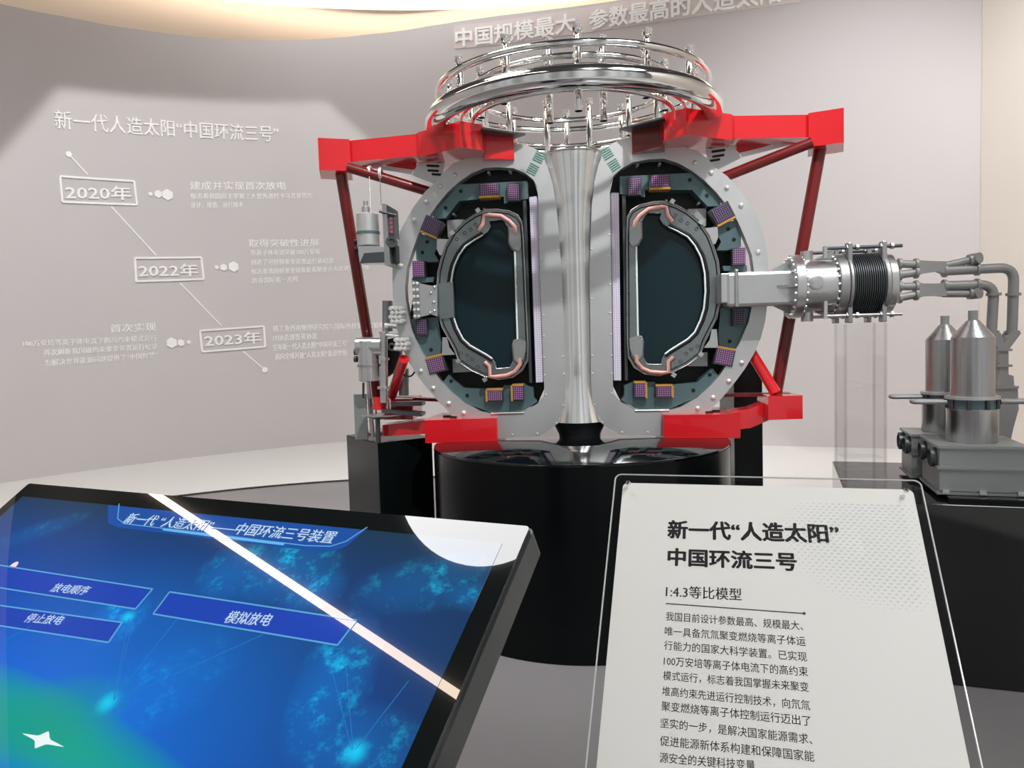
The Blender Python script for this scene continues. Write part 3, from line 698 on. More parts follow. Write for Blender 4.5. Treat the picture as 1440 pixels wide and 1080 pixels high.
# ------------------------------------------------------------------ neutral beam line on the right
YT = -.02; ZA = 1.452
NB = thing('beam_line', 'grey horizontal beam line with bellows reaching right from the reactor model', 'beam line', (.95, YT, 1.3))
bm = bm_new(); box(bm, (.665, YT, 1.455), (.055, .12, .130), bev=.004); obj('duct_stub', bm, M['silver'], NB)
bm = bm_new(); box(bm, (.81, YT, 1.447), (.30, .13, .152), bev=.014); obj('square_duct', bm, M['silver'], NB)
bm = bm_new(); box(bm, (.703, YT, 1.452), (.016, .15, .165), bev=.004); obj('duct_collar', bm, M['steel2'], NB)
X = lambda h: V((h, YT, ZA))
def disc(name, x0, x1, r, m, parent, n=48):
    bm = bm_new(); lathe(bm, [(r-.003, x0), (r, x0+.003), (r, x1-.003), (r-.003, x1)], (0, YT, ZA), (1, 0, 0), n); return obj(name, bm, m, parent, 40)
def bolts(parent, x, r, n, s=.006, l=.008, dirx=-1):
    for k in range(n):
        a_ = 2*PI*k/n
        bm = bm_new(); lathe(bm, [(s, 0), (s, l), (0, l)], (x, YT+r*math.cos(a_), ZA+r*math.sin(a_)), (dirx, 0, 0), 6, cap=False); obj('bolt', bm, M['bolt'], parent)
d1 = disc('flange', .944, .985, .141, M['silver'], NB); bolts(d1, .944, .128, 24)
bolts(d1, .985, .128, 24, dirx=1)
disc('drum', .985, 1.1249, .118, M['silver'], NB)
d2 = disc('flange', 1.1249, 1.1641, .138, M['steel2'], NB); bolts(d2, 1.1249, .126, 24)
bm = bm_new(); prof = []
N = 15
for i in range(N):
    x = 1.1815+.13*i/N; w = .13/N
    prof += [(.118, x), (.136, x+w*.25), (.136, x+w*.6), (.118, x+w*.9)]
lathe(bm, prof, (0, YT, ZA), (1, 0, 0), 56); obj('bellows', bm, M['dkgrey'], NB, 25)
for x in (1.1649, 1.3059):
    bm = bm_new(); 
    box(bm, (x+.009, YT-.075, ZA+.005), (.02, .05, .345), bev=.005); box(bm, (x+.009, YT+.10, ZA+.005), (.02, .05, .345), bev=.005)
    obj('clamp_bar', bm, M['steel2'], NB)
disc('ring_plate', 1.1658, 1.1797, .142, M['steel2'], NB); disc('ring_plate', 1.312, 1.3294, .142, M['steel2'], NB)
d3 = disc('end_flange', 1.332, 1.3642, .133, M['silver'], NB)
for z in (ZA+.155, ZA-.135):
    for y in (YT-.085, YT+.10):
        bm = bm_new(); cyl(bm, (1.0684, y, z), (1.3903, y, z), .0075, 12); rod = obj('tie_rod', bm, M['dkgrey' if z > ZA else 'silver'], NB, 40)
        for x in (1.1597, 1.1989, 1.2989, 1.3424):
            bm = bm_new(); cyl(bm, (x, y, z), (x+.012, y, z), .014, 6); obj('nut', bm, M['steel2'], rod)
for z, h in ((ZA+.155, -.03), (ZA-.135, .06)):
    bm = bm_new(); box(bm, (1.0727, YT-.085, z+h/2), (.014, .02, abs(h)+.02)); obj('rod_bracket', bm, M['silver'], NB)
for s_ in (1, -1):      # triangular fins and stub ports
    bm = bm_new(); plate(bm, [[(.86, ZA+s_*.074), (.944, ZA+s_*.074), (.944, ZA+s_*.118)]], XZ, YT-.006, YT+.006); obj('fin', bm, M['grey'], NB)
    bm = bm_new(); plate(bm, [[(1.0466, ZA+s_*.116), (1.1249, ZA+s_*.116), (1.1249, ZA+s_*.15)]], XZ, YT-.03, YT-.02); obj('fin', bm, M['grey'], NB)
    bm = bm_new(); cyl(bm, (1.0205, YT, ZA+s_*.10), (1.0205, YT, ZA+s_*.155), .026, 20); obj('stub_port', bm, M['silver'], NB, 40)
bm = bm_new(); plate(bm, [[(.875, YT-.065), (.944, YT-.065), (.944, YT-.13)]], XY, ZA-.006, ZA+.006); obj('fin', bm, M['grey'], NB)
bm = bm_new(); lathe(bm, [(.032, 0), (.032, .022), (.026, .025), (0, .025)], (1.0249, YT-.10, ZA+.01), (0, -1, 0), 24, cap=False); obj('port_cap', bm, M['silver'], NB, 40)
# manifolds and riser pipes
def pp(x, y, Y=YT): p = onY(x, y, Y); return V((p.x, Y, p.z))
def manifold(label, ins, wedge, outs, riser):
    t = thing('manifold_pipe', label, 'pipe', pp(*wedge[0]), 'grey manifold pipes right of the beam line')
    bm = bm_new(); plate(bm, [TX(wedge, YT)], XZ, YT-.022, YT+.022); obj('junction_block', bm, M['pipe'], t)
    for a, b in ins:
        bm = bm_new(); cyl(bm, pp(*a), pp(*b), .017, 16); cyl(bm, pp(*a), pp(*a)+V((.012, 0, 0)), .024, 16); obj('inlet_pipe', bm, M['pipe'], t, 40)
    a, b = outs
    bm = bm_new(); cyl(bm, pp(*a), pp(*b), .016, 16); br = obj('branch_pipe', bm, M['pipe'], t, 40)
    P = pp(*b); d = (P-pp(*a)).normalized()
    bm = bm_new(); cyl(bm, P-d*.03, P-d*.018, .025, 16); cyl(bm, P+V((-.012, .012, 0)), P+V((.006, -.022, .002)), .024, 24); obj('end_cap', bm, M['pipe'], t, 40)
    bm = bm_new(); tube(bm, bend([pp(*q) for q in riser], .06), .021, 16); obj('riser_pipe', bm, M['pipe'], t, 50)
    for q in (riser[0], (riser[0][0]+46, riser[0][1]+(riser[1][1]-riser[0][1])*46/(riser[1][0]-riser[0][0]))):
        c = pp(*q); bm = bm_new(); cyl(bm, c-V((.006, 0, 0)), c+V((.006, 0, 0)), .028, 20); obj('collar', bm, M['pipe'], t, 40)
    for a, b in ins:
        c = pp(b[0]-2, b[1]); bm = bm_new(); cyl(bm, c-V((.006, 0, 0)), c+V((.006, 0, 0)), .027, 20); obj('collar', bm, M['pipe'], t, 40)
    for yy in (414, 467):
        c = pp(riser[-1][0]+(riser[-2][0]-riser[-1][0])*(riser[-1][1]-yy)/(riser[-1][1]-riser[-2][1]), yy); bm = bm_new(); cyl(bm, c-V((0, 0, .006)), c+V((0, 0, .006)), .030, 20); obj('collar', bm, M['pipe'], t, 40)
    return t
manifold('upper grey manifold pipe that bends down outermost at the far right', [((1263, 371), (1290, 372)), ((1263, 387), (1290, 383))], [(1288, 366), (1296, 367), (1318, 368), (1328, 368), (1328, 386), (1318, 382), (1296, 385), (1288, 388)],
         ((1326, 374), (1372, 364)), [(1328, 381), (1426, 376), (1423, 468)])
manifold('lower grey manifold pipe that bends down left of the outermost one', [((1263, 403), (1290, 403)), ((1263, 419), (1290, 414))], [(1288, 397), (1296, 399), (1318, 399), (1328, 397), (1328, 417), (1318, 416), (1296, 417), (1288, 420)],
         ((1326, 413), (1372, 413)), [(1328, 402), (1398, 400), (1394, 468)])
# Y piece and stack that joins both risers down to the pumps
t = thing('exhaust_duct', 'grey duct where both riser pipes join behind the front pump', 'duct', pp(1412, 620, .0))
bm = bm_new(); plate(bm, [TX([(1386, 468), (1402, 468), (1407, 482), (1416, 468), (1431, 468), (1413, 492), (1413, 526), (1420, 528), (1421, 543), (1426, 545), (1427, 575), (1420, 600), (1416, 618), (1396, 618), (1396, 545), (1400, 526), (1400, 492)], YT)], XZ, YT-.03, YT+.03); obj('duct_body', bm, M['pipe'], t)
for (x0, x1, y) in ((1399, 1415, 492), (1399, 1415, 514), (1397, 1424, 544)):
    a, b = pp(x0, y), pp(x1, y); bm = bm_new(); box(bm, (a+b)/2, ((b-a).length+.012, .076, .010)); obj('duct_flange', bm, M['pipe'], t)
box_z = RPZ
# acrylic stand under the bellows: four clear panels and a base
xa, xb, ya, yb = 1.155, 1.322, -.11, .02
t = thing('acrylic_stand', 'clear acrylic column on the long black plinth under the bellows', 'stand', ((xa+xb)/2, (ya+yb)/2, RPZ))
for (c, s) in ((((xa+xb)/2, ya, 0), (xb-xa, .008, 0)), (((xa+xb)/2, yb, 0), (xb-xa, .008, 0)), ((xa, (ya+yb)/2, 0), (.008, yb-ya-.01, 0)), ((xb, (ya+yb)/2, 0), (.008, yb-ya-.01, 0))):
    bm = bm_new(); box(bm, (c[0], c[1], (RPZ+1.28)/2+.001), (s[0], s[1], 1.28-RPZ)); obj('side_panel', bm, M['acryl'], t)
bm = bm_new(); box(bm, ((xa+xb)/2, (ya+yb)/2, 1.2855), (xb-xa+.02, yb-ya+.02, .008)); obj('top_panel', bm, M['acryl'], t)
bm = bm_new(); box(bm, ((xa+xb)/2, (ya+yb)/2, RPZ+.0505), (xb-xa-.012, yb-ya-.012, .004)); obj('inner_shelf', bm, M['acryl'], t)
for x, y in ((xa, ya), (xb, ya), (xa, yb), (xb, yb)):
    bm = bm_new(); box(bm, (x, y, (RPZ+1.28)/2+.001), (.010, .010, 1.28-RPZ)); obj('corner_edge', bm, M['acedge2'], t)

# ------------------------------------------------------------------ pumps on the right plinth
def pump(cx, cy, zb_, k, label, boxw, boxd, boxh, rot, handles):
    R_ = Matrix.Rotation(rot, 3, 'Z')
    t = thing('vacuum_pump', label, 'pump', (cx, cy, zb_), 'silver vacuum pumps on the long plinth')
    def at(x, y, z): return V((cx, cy, 0))+R_ @ V((x, y, 0))+V((0, 0, z))
    z0 = zb_+boxh
    bm = bm_new(); box(bm, at(0, 0, zb_+boxh/2+.004), (boxw, boxd, boxh-.016), R_, .003); bx = obj('base_box', bm, M['grey'], t)
    for z in (zb_+.006, zb_+boxh*.55, z0-.005):
        bm = bm_new(); box(bm, at(0, 0, z), (boxw+.014, boxd+.014, .009), R_); obj('base_rib', bm, M['grey'], bx)
    for y in (-boxd*.3, boxd*.28):
        bm = bm_new(); p = at(-boxw/2, y, zb_+boxh*.72); d = R_ @ V((-1, 0, 0)); lathe(bm, [(.036, 0), (.036, .02), (.028, .022), (.026, .008), (0, .008)], p, d, 24, cap=False); obj('side_port', bm, M['dkgrey'], bx, 40)
    for x in (-boxw/2+.02, 0, boxw/2-.02):
        bm = bm_new(); box(bm, at(x, -boxd/2-.006, zb_+.012), (.022, .012, .014), R_); obj('foot_clip', bm, M['silver'], bx)
    r = .083*k
    bm = bm_new(); lathe(bm, [(r, z0), (r*1.02, z0+.004), (r*1.02, z0+.112*k), (r*1.04, z0+.116*k), (r*1.04, z0+.122*k)], (cx, cy, 0), n=48); obj('lower_drum', bm, M['dewar'], t, 40)
    zc = z0+.122*k
    bm = bm_new(); lathe(bm, [(r*.92, zc), (r*.92, zc+.035*k)], (cx, cy, 0), n=40); obj('dark_neck', bm, M['teal'], t, 40)
    for q in range(8):
        a_ = 2*PI*q/8+.2; bm = bm_new(); cyl(bm, (cx+r*.97*math.cos(a_), cy+r*.97*math.sin(a_), zc), (cx+r*.97*math.cos(a_), cy+r*.97*math.sin(a_), zc+.035*k), .008, 8); obj('neck_bolt', bm, M['dkgrey'], t, 40)
    zd = zc+.035*k
    bm = bm_new(); lathe(bm, [(r*1.08, zd), (r*1.08, zd+.010), (r*.9, zd+.010)], (cx, cy, 0), n=48); obj('flange', bm, M['steel'], t, 40)
    ze = zd+.010
    hb = .215*k
    bm = bm_new(); lathe(bm, [(r*.86, ze), (r*.86, ze+hb), (r*.80, ze+hb+.006), (r*.25, ze+hb+.062*k)], (cx, cy, 0), n=56); obj('dewar', bm, M['dewar'], t, 25)
    bm = bm_new(); cyl(bm, (cx, cy, ze+hb+.060*k), (cx, cy, ze+hb+.098*k), .016, 20); obj('neck_cap', bm, M['grey'], t, 40)
    for s_ in handles:
        a = at(s_*r*1.05, -.018, zd-.012); b = at(s_*(r+.115), -.018, zd-.012); c = at(s_*(r+.115), .03, zd-.012); d = at(s_*r*1.05, .03, zd-.012)
        bm = bm_new(); tube(bm, bend([a, b, c, d], .02), .0085, 10); obj('handle', bm, M['pipe'], t, 50)
    return t
PZ = RPZ+.0125
pump(1.452, -.575, PZ, 1.0, 'front silver pump with cone top on a grey box at the right', .275, .27, .178, -.2, (-1, 1))
pump(1.478, -.30, PZ, .97, 'rear silver pump half hidden behind the front pump', .275, .20, .178, -.2, (-1,))
bm = bm_new(); Pb = [V((1.30, -.735)), V((1.30, -.735))+dirx*.62, V((1.30, -.735))+dirx*.62+diry*.62, V((1.30, -.735))+diry*.62]
plate(bm, [[tuple(p) for p in Pb]], XY, RPZ+.0125, RPZ+.0005)
tag(obj('glass_base_plate', bm, M['black']), 'thin black base plate under both silver pumps', 'base plate')

# ------------------------------------------------------------------ launcher hanging from the left brace
HY = -.03
def hp(x, y, Y=HY): p = onY(x, y, Y); return V((p.x, Y, p.z))
t = thing('hanging_launcher', 'silver launcher unit hung by two wires from the left red brace', 'launcher', hp(525, 370))
c = hp(517, 315); 
bm = bm_new(); zt_, zb2 = hp(517, 302).z, hp(517, 346).z
lathe(bm, [(.050, zb2), (.052, zb2+.002), (.052, zt_), (.047, zt_+.004)], (c.x, HY, 0), n=36); obj('canister', bm, M['steel'], t, 40)
bm = bm_new(); zz = hp(517, 328).z; lathe(bm, [(.055, zz-.006), (.055, zz+.006)], (c.x, HY, 0), n=36); obj('band', bm, M['teal'], t, 40)
bm = bm_new(); lathe(bm, [(.020, zt_+.004), (.020, zt_+.035), (.012, zt_+.04), (.012, zt_+.062)], (c.x-.005, HY, 0), n=20); obj('valve', bm, M['silver'], t, 40)
bm = bm_new(); plate(bm, [TX([(505, 346), (533, 346), (546, 350), (546, 369), (506, 370), (503, 346)], HY-.05)], XZ, HY-.05, HY+.05); obj('elbow_box', bm, M['silver'], t)
bm = bm_new(); plate(bm, [TX([(506, 370), (512, 356), (540, 354), (546, 369)], HY-.056)], XZ, HY-.056, HY-.0505); obj('elbow_face', bm, M['dkgrey'], t)
for y in (340, 351):
    p = hp(502, y); bm = bm_new(); lathe(bm, [(.014, 0), (.014, .015), (0, .017)], (p.x+.006, HY, p.z), (-1, 0, 0), 16, cap=False); obj('knob', bm, M['void'], t, 40)
bm = bm_new(); plate(bm, [TX([(537, 286), (543, 287), (549, 372), (541, 373)], HY-.06)], XZ, HY-.06, HY+.06); obj('mirror_plate', bm, M['steel2'], t)
bm = bm_new(); plate(bm, [TX([(544, 288), (553, 293), (555, 334), (546, 330)], HY-.04)], XZ, HY-.04, HY+.05); fr_ = obj('side_frame', bm, M['dkgrey'], t)
bm = bm_new(); plate(bm, [TX([(545.5, 303), (552.5, 306), (553.5, 330), (547, 327)], HY-.042)], XZ, HY-.0425, HY-.0395); obj('red_lattice', bm, M['redgrid'], fr_)
bm = bm_new(); tube(bm, [hp(533, 297, HY-.07), hp(557, 303, HY-.04)], .006, 8); obj('cross_rod', bm, M['dkgrey'], t, 40)
bm = bm_new(); p = hp(551, 341, HY-.03); lathe(bm, [(.026, 0), (.026, .03), (.014, .03), (.012, .02), (0, .02)], p, (.2, -1, 0), 20, cap=False); obj('motor', bm, M['dkgrey'], t, 40)
bm = bm_new(); plate(bm, [TX([(549, 346), (556, 344), (557, 368), (550, 372)], HY-.02)], XZ, HY-.02, HY+.05); obj('rear_block', bm, M['void'], t)
for x0, y0, x1, y1, px_ in ((519, 241, 521, 303, 519), (534, 243, 536, 288, 534)):
    bm = bm_new(); a = hp(x0, y0, .045); tube(bm, [V((a.x, .045, a.z)), hp(x1, y1, HY)], .0018, 6)
    w = obj('wire', bm, M['steel2'], t, 60)
    bm = bm_new()
    cpt = V((a.x, .062, hp(x0, y0, .062).z-.006))
    tube(bm, [cpt+V((.004*math.sin(q_/16*5*PI)+.006*(q_/48-.5), .031*math.cos(q_/16*6*PI), .031*math.sin(q_/16*6*PI))) for q_ in range(49)], .0028, 6)
    obj('wire_knot', bm, M['bolt'], w, 60)

# ------------------------------------------------------------------ launcher assembly on the left plinth
LY = .17
def lp(x, y, Y=LY): p = onY(x, y, Y); return V((p.x, Y, p.z))
t = thing('launcher_assembly', 'silver and grey launcher assembly with pipes standing on the black square plinth', 'launcher', (lp(530, 610).x, LY, LPZ+.002))
zf = LPZ+.002
# back board and foot plate
bm = bm_new(); a = lp(498, 560, .25); b = lp(515, 560, .25); box(bm, ((a.x+b.x)/2, .25, (zf+a.z)/2+.01), (b.x-a.x, .02, a.z-zf+.02)); obj('back_board', bm, M['grey'], t)
ft = onZ(524, 612, LPZ)
bm = bm_new(); box(bm, (ft.x, ft.y+.11, zf+.006), (.14, .17, .010), Matrix.Rotation(-.55, 3, 'Z')); obj('foot_plate', bm, M['steel2'], t)
# near post
np_ = onZ(523, 615, LPZ+.012); bm = bm_new(); ztop = onY(516, 536, np_.y+.02).z
cyl(bm, V((np_.x, np_.y+.02, zf+.011)), V((np_.x-.012, np_.y+.02, ztop)), .012, 16); obj('post', bm, M['silver'], t, 40)
# vertical canister with elbow
zA, zB = lp(520, 536).z, lp(520, 480).z; cx_ = lp(519, 520).x
bm = bm_new(); lathe(bm, [(.045, zA), (.053, zA+.004), (.053, zB), (.050, zB+.003)], (cx_, LY, 0), n=36); obj('canister', bm, M['silver'], t, 40)
bm = bm_new(); zz = lp(519, 514).z; lathe(bm, [(.058, zz-.006), (.058, zz+.006)], (cx_, LY, 0), n=36); obj('band', bm, M['steel2'], t, 40)
bm = bm_new(); cyl(bm, lp(503, 487, LY), lp(538, 487, LY-.01), .046, 28); obj('elbow', bm, M['silver'], t, 40)
for y in (495, 505):
    p = lp(501, y); bm = bm_new(); lathe(bm, [(.016, 0), (.016, .014), (.008, .016), (0, .016)], (p.x+.004, LY, p.z), (-1, 0, 0), 14, cap=False); obj('knob', bm, M['dkgrey'], t, 40)
# column pipe with flanges
bm = bm_new(); cyl(bm, lp(545, 466, .22), lp(545, 423, .22), .026, 24); obj('chimney', bm, M['grey'], t, 40)
bm = bm_new(); cyl(bm, lp(540, 566, .14), lp(540, 470, .14), .019, 20); cl = obj('column_pipe', bm, M['silver'], t, 40)
for y, r in ((468, .024), (505, .027), (545, .032)):
    p = lp(540, y, .14); bm = bm_new(); cyl(bm, p-V((0, 0, .006)), p+V((0, 0, .006)), r, 20); obj('pipe_flange', bm, M['silver'], cl, 40)
for (x0, y0, x1, y1) in ((541, 457, 572, 461), (541, 471, 575, 474)):
    a, b = lp(x0, y0, .13), lp(x1, y1, .13); bm = bm_new(); tube(bm, [a, b], .011, 4); obj('arm', bm, M['silver'], t)
# bundles of round heads
for (cx0, cy0, nx, ny) in ((560, 443, 3, 4), (567, 484, 3, 3)):
    for i in range(nx):
        for j in range(ny):
            p = lp(cx0+(i-(nx-1)/2)*6.2+(j % 2)*2, cy0+(j-(ny-1)/2)*6, .02)
            bm = bm_new(); lathe(bm, [(.0115, 0), (.0115, .03), (.009, .037), (0, .039)], p, (-.25, -1, 0), 12, cap=False); obj('round_head', bm, M['bolt'], t, 40)
for P in ([(552, 433), (568, 433), (570, 455), (553, 455)], [(559, 475), (575, 475), (577, 494), (560, 494)]):
    bm = bm_new(); plate(bm, [TX(P, .03)], XZ, .020, .043); obj('head_block', bm, M['steel2'], t)
# dark mechanism
bm = bm_new(); plate(bm, [TX([(544, 477), (561, 474), (563, 498), (553, 524), (545, 530), (541, 520)], .19)], XZ, .185, .23); obj('dark_mechanism', bm, M['void'], t)
p = lp(551, 488, .17); bm = bm_new(); torus(bm, (0, 0, 0), .016, .006, 20, 8); bmesh.ops.transform(bm, matrix=Matrix.Translation(p) @ Matrix.Rotation(PI/2, 4, 'X'), verts=bm.verts); obj('pulley', bm, M['steel2'], t, 60)
bm = bm_new(); cyl(bm, lp(568, 556, .235), lp(568, 518, .235), .025, 20); obj('rear_cylinder', bm, M['grey'], t, 40)
# round tray with legs and red hub
tc_ = lp(541, 584, .18)
bm = bm_new(); lathe(bm, [(.0, -.014), (.06, -.014), (.115, .004), (.115, .008), (.108, .008), (.06, .004), (.0, .004)], (tc_.x, .18, tc_.z-.0), n=36, cap=False); obj('tray', bm, M['silver'], t, 40)
bm = bm_new(); box(bm, (tc_.x+.10, .17, tc_.z+.016), (.20, .10, .016), Matrix.Rotation(.12, 3, 'Y')); obj('dark_shelf', bm, M['dkgrey'], t)
bm = bm_new(); box(bm, (tc_.x+.10, .21, tc_.z+.055), (.19, .08, .02)); obj('dark_shelf', bm, M['dkgrey'], t)
bm = bm_new(); cyl(bm, lp(533, 576, .17), lp(533, 558, .17), .030, 20); obj('red_hub', bm, M['red'], t, 40)
for dx in (-14, -6, 4, 10, 14):
    a = lp(535+dx, 582, .17); bm = bm_new(); cyl(bm, a, a+V((0, 0, .075)), .004, 8); obj('pin', bm, M['copper' if dx > 0 else 'dkgrey'], t, 40)
for dx in (6,):
    a = lp(530+dx, 590, .17); bm = bm_new(); cyl(bm, V((a.x, .105, zf)), V((a.x, .105, tc_.z-.006)), .012, 10); obj('tray_leg', bm, M['dkgrey'], t, 40)
bm = bm_new(); cyl(bm, lp(511, 560, .2), lp(511, 538, .2), .006, 8); obj('pin', bm, M['dkgrey'], t, 40)
bm = bm_new(); tube(bm, bend([lp(560, 522, .1), lp(568, 528, .1), lp(578, 530, .1), lp(584, 522, .12)], .02), .004, 8); obj('cable', bm, M['void'], t, 60)

# ------------------------------------------------------------------ touchscreen kiosk
class Panel:
    def __init__(s, az, el, px, z):
        a, e = math.radians(az), math.radians(el)
        s.R = V((math.cos(a), -math.sin(a), 0)); s.U = V((math.sin(a)*math.cos(e), math.cos(a)*math.cos(e), math.sin(e))); s.N = s.R.cross(s.U)
        s.O = onZ(*px, z)
    def uv(s, x, y):
        d = ray(x, y); p = CAM+d*((s.O-CAM).dot(s.N)/d.dot(s.N))-s.O
        return (p.dot(s.R), p.dot(s.U))
    def fn(s, u, v, d): return s.O+s.R*u+s.U*v+s.N*d
    def poly(s, pts): return [s.uv(*p) for p in pts]
KP = Panel(19.18, 33.34, (745, 740), 1.0)
uTL = KP.uv(40, 680)
KW = -uTL[0]; KH = KW*.60
K = thing('touchscreen_kiosk', 'black touchscreen kiosk with a glowing blue display in the left foreground', 'kiosk', (KP.fn(-KW/2, -KH/2, 0).x, KP.fn(-KW/2, -KH/2, 0).y, .0045))
def rrect(u0, v0, u1, v1, r, n=5):
    P = []
    for cx0, cy0, a0 in ((u1-r, v1-r, 0), (u0+r, v1-r, 90), (u0+r, v0+r, 180), (u1-r, v0+r, 270)):
        for k in range(n+1):
            a = math.radians(a0+90*k/n); P.append((cx0+r*math.cos(a), cy0+r*math.sin(a)))
    return P
bm = bm_new(); plate(bm, [rrect(-KW, -KH, 0, 0, .006)], KP.fn, 0, -.008); obj('glass_front', bm, M['bezel'], K)
bm = bm_new(); plate(bm, [rrect(-KW-.004, -KH-.004, .004, .004, .010)], KP.fn, -.0085, -.055); obj('case', bm, M['case'], K)
mL, mR, mT, mB = .026, .030, .036, .036
u0, v0, u1, v1 = -KW+mL, -KH+mB, -mR, -mT
# display picture: procedural, laid out in the display's own coordinates (x right, y up, metres)
def display_material():
    m = bpy.data.materials.new('display_picture'); m.use_nodes = True; nt = m.node_tree; N_ = nt.nodes; Lk = nt.links
    b = N_['Principled BSDF']; b.inputs['Base Color'].default_value = (.01, .012, .014, 1); b.inputs['Roughness'].default_value = .01; b.inputs['Specular IOR Level'].default_value = .55
    tc = N_.new('ShaderNodeTexCoord'); sp = N_.new('ShaderNodeSeparateXYZ'); Lk.new(tc.outputs['Object'], sp.inputs[0])
    def math_(op, a, b_=None, c=None):
        n = N_.new('ShaderNodeMath'); n.operation = op
        for i, v in enumerate((a, b_, c)):
            if v is None: continue
            if isinstance(v, (int, float)): n.inputs[i].default_value = v
            else: Lk.new(v, n.inputs[i])
        return n.outputs[0]
    def mixc(f, a, b_):
        n = N_.new('ShaderNodeMix'); n.data_type = 'RGBA'
        if isinstance(f, (int, float)): n.inputs[0].default_value = f
        else: Lk.new(f, n.inputs[0])
        for i, v in ((6, a), (7, b_)):
            if isinstance(v, tuple): n.inputs[i].default_value = (*v, 1)
            else: Lk.new(v, n.inputs[i])
        return n.outputs[2]
    def addc(a, col, f):
        n = N_.new('ShaderNodeMix'); n.data_type = 'RGBA'; n.blend_type = 'ADD'; Lk.new(f, n.inputs[0]); Lk.new(a, n.inputs[6]); n.inputs[7].default_value = (*col, 1); n.clamp_factor = True
        return n.outputs[2]
    def spot(x, y, rx, ry, pw=1.0, rot=0, ex_=2):
        dx = math_('SUBTRACT', sp.outputs[0], x); dy = math_('SUBTRACT', sp.outputs[1], y)
        if rot:
            c, s = math.cos(rot), math.sin(rot)
            ex = math_('ADD', math_('MULTIPLY', dx, c), math_('MULTIPLY', dy, s)); ey = math_('SUBTRACT', math_('MULTIPLY', dy, c), math_('MULTIPLY', dx, s)); dx, dy = ex, ey
        d2 = math_('ADD', math_('POWER', math_('ABSOLUTE', math_('DIVIDE', dx, rx)), ex_), math_('POWER', math_('ABSOLUTE', math_('DIVIDE', dy, ry)), ex_))
        return math_('POWER', math_('MAXIMUM', math_('SUBTRACT', 1, d2), 0), pw)
    vn = math_('DIVIDE', math_('SUBTRACT', sp.outputs[1], v0), v1-v0)      # 0 bottom .. 1 top
    un = math_('DIVIDE', math_('SUBTRACT', sp.outputs[0], u0), u1-u0)
    base = mixc(math_('SMOOTHSTEP', 0, 1, 0) if False else math_('POWER', math_('MAXIMUM', vn, 0), 1.25), (.0, .125, .90), (.006, .035, .085))
    base = mixc(math_('MULTIPLY', math_('POWER', math_('MAXIMUM', un, 0), 2.2), .8), base, (.004, .026, .060))
    # soft violet / cyan cloud
    c1 = KP.uv(150, 980); base = addc(base, (.0, .05, .10), spot(c1[0], c1[1], .42, .26, 1.2))
    # nebula flecks
    nz = N_.new('ShaderNodeTexNoise'); nz.inputs['Scale'].default_value = 26; nz.inputs['Detail'].default_value = 6; nz.inputs['Roughness'].default_value = .72; Lk.new(tc.outputs['Object'], nz.inputs['Vector'])
    nf = math_('POWER', math_('MAXIMUM', math_('MULTIPLY', math_('SUBTRACT', nz.outputs['Fac'], .50), 5), 0), 1.5)
    cl = None
    for (x, y, rx, ry, k, rot) in ((400, 795, .11, .07, 1.0, 0), (330, 800, .07, .06, .8, 0), (440, 825, .06, .05, 1.0, 0), (600, 820, .12, .055, .7, .3), (660, 835, .06, .03, .9, 0), (470, 960, .06, .12, .9, .2), (500, 1050, .10, .06, .8, 0), (165, 870, .06, .05, .8, 0), (60, 745, .10, .03, .4, .5), (230, 960, .12, .08, .35, .6), (560, 700, .05, .03, .4, 0)):
        c = KP.uv(x, y); f = math_('MULTIPLY', spot(c[0], c[1], rx, ry, 1.0, rot), k); cl = f if cl is None else math_('MAXIMUM', cl, f)
    base = addc(base, (.0, .50, .62), math_('MULTIPLY', nf, cl))
    base = addc(base, (.0, .10, .28), math_('MULTIPLY', cl, .6))
    # green glow with a white star at the lower left
    c = KP.uv(70, 1035)
    base = mixc(math_('MULTIPLY', spot(c[0], c[1], .36, .060, 1.0, -.14), .9), base, (.0, .36, .20)); base = mixc(math_('MULTIPLY', spot(c[0]-.04, c[1]+.01, .15, .075, 1.2, .4), .7), base, (.0, .30, .24))
    c = KP.uv(58, 1042)
    c = KP.uv(152, 988); base = addc(base, (.0, .35, .28), spot(c[0], c[1], .026, .026, 3))
    c = KP.uv(500, 1058); base = addc(base, (.0, .45, .50), spot(c[0], c[1], .024, .024, 3))
    c = KP.uv(180, 868); base = addc(base, (.0, .40, .30), spot(c[0], c[1], .022, .016, 3))
    # a small warm glint
    c = KP.uv(18, 797); base = addc(base, (.9, .62, .42), math_('MINIMUM', math_('MULTIPLY', spot(c[0], c[1], .009, .012, 1.0), 3), 1))
    Lk.new(base, b.inputs['Emission Color']); b.inputs['Emission Strength'].default_value = 1.0
    return m
disp_mat = display_material()
def panel_obj(P, name, polys, d0, d1, m, parent):
    # mesh in the panel's own axes, so that its material can use object coordinates
    bm = bm_new()
    for L in polys: plate(bm, L if isinstance(L[0][0], (list, tuple)) else [L], lambda u, v, d: V((u, v, d)), d0, d1)
    return panel_fin(P, name, bm, m, parent)
def panel_fin(P, name, bm, m, parent):
    bmesh.ops.recalc_face_normals(bm, faces=bm.faces)
    me = bpy.data.meshes.new(name); bm.to_mesh(me); bm.free(); me.materials.append(m)
    o = bpy.data.objects.new(name, me); COL.objects.link(o)
    o.rotation_euler = Matrix((P.R, P.U, P.N)).transposed().to_euler(); 
    o.location = P.O - wpos_up(parent); o.parent = parent
    return o
def wpos_up(o):
    root = o
    while root.parent: root = root.parent
    return V(root.location)
DISP = panel_obj(KP, 'display', [[(u0, v0), (u1, v0), (u1, v1), (u0, v1)]], .0006, -.0004, disp_mat, K)
FLAT = lambda u, v, d: V((u, v, d))
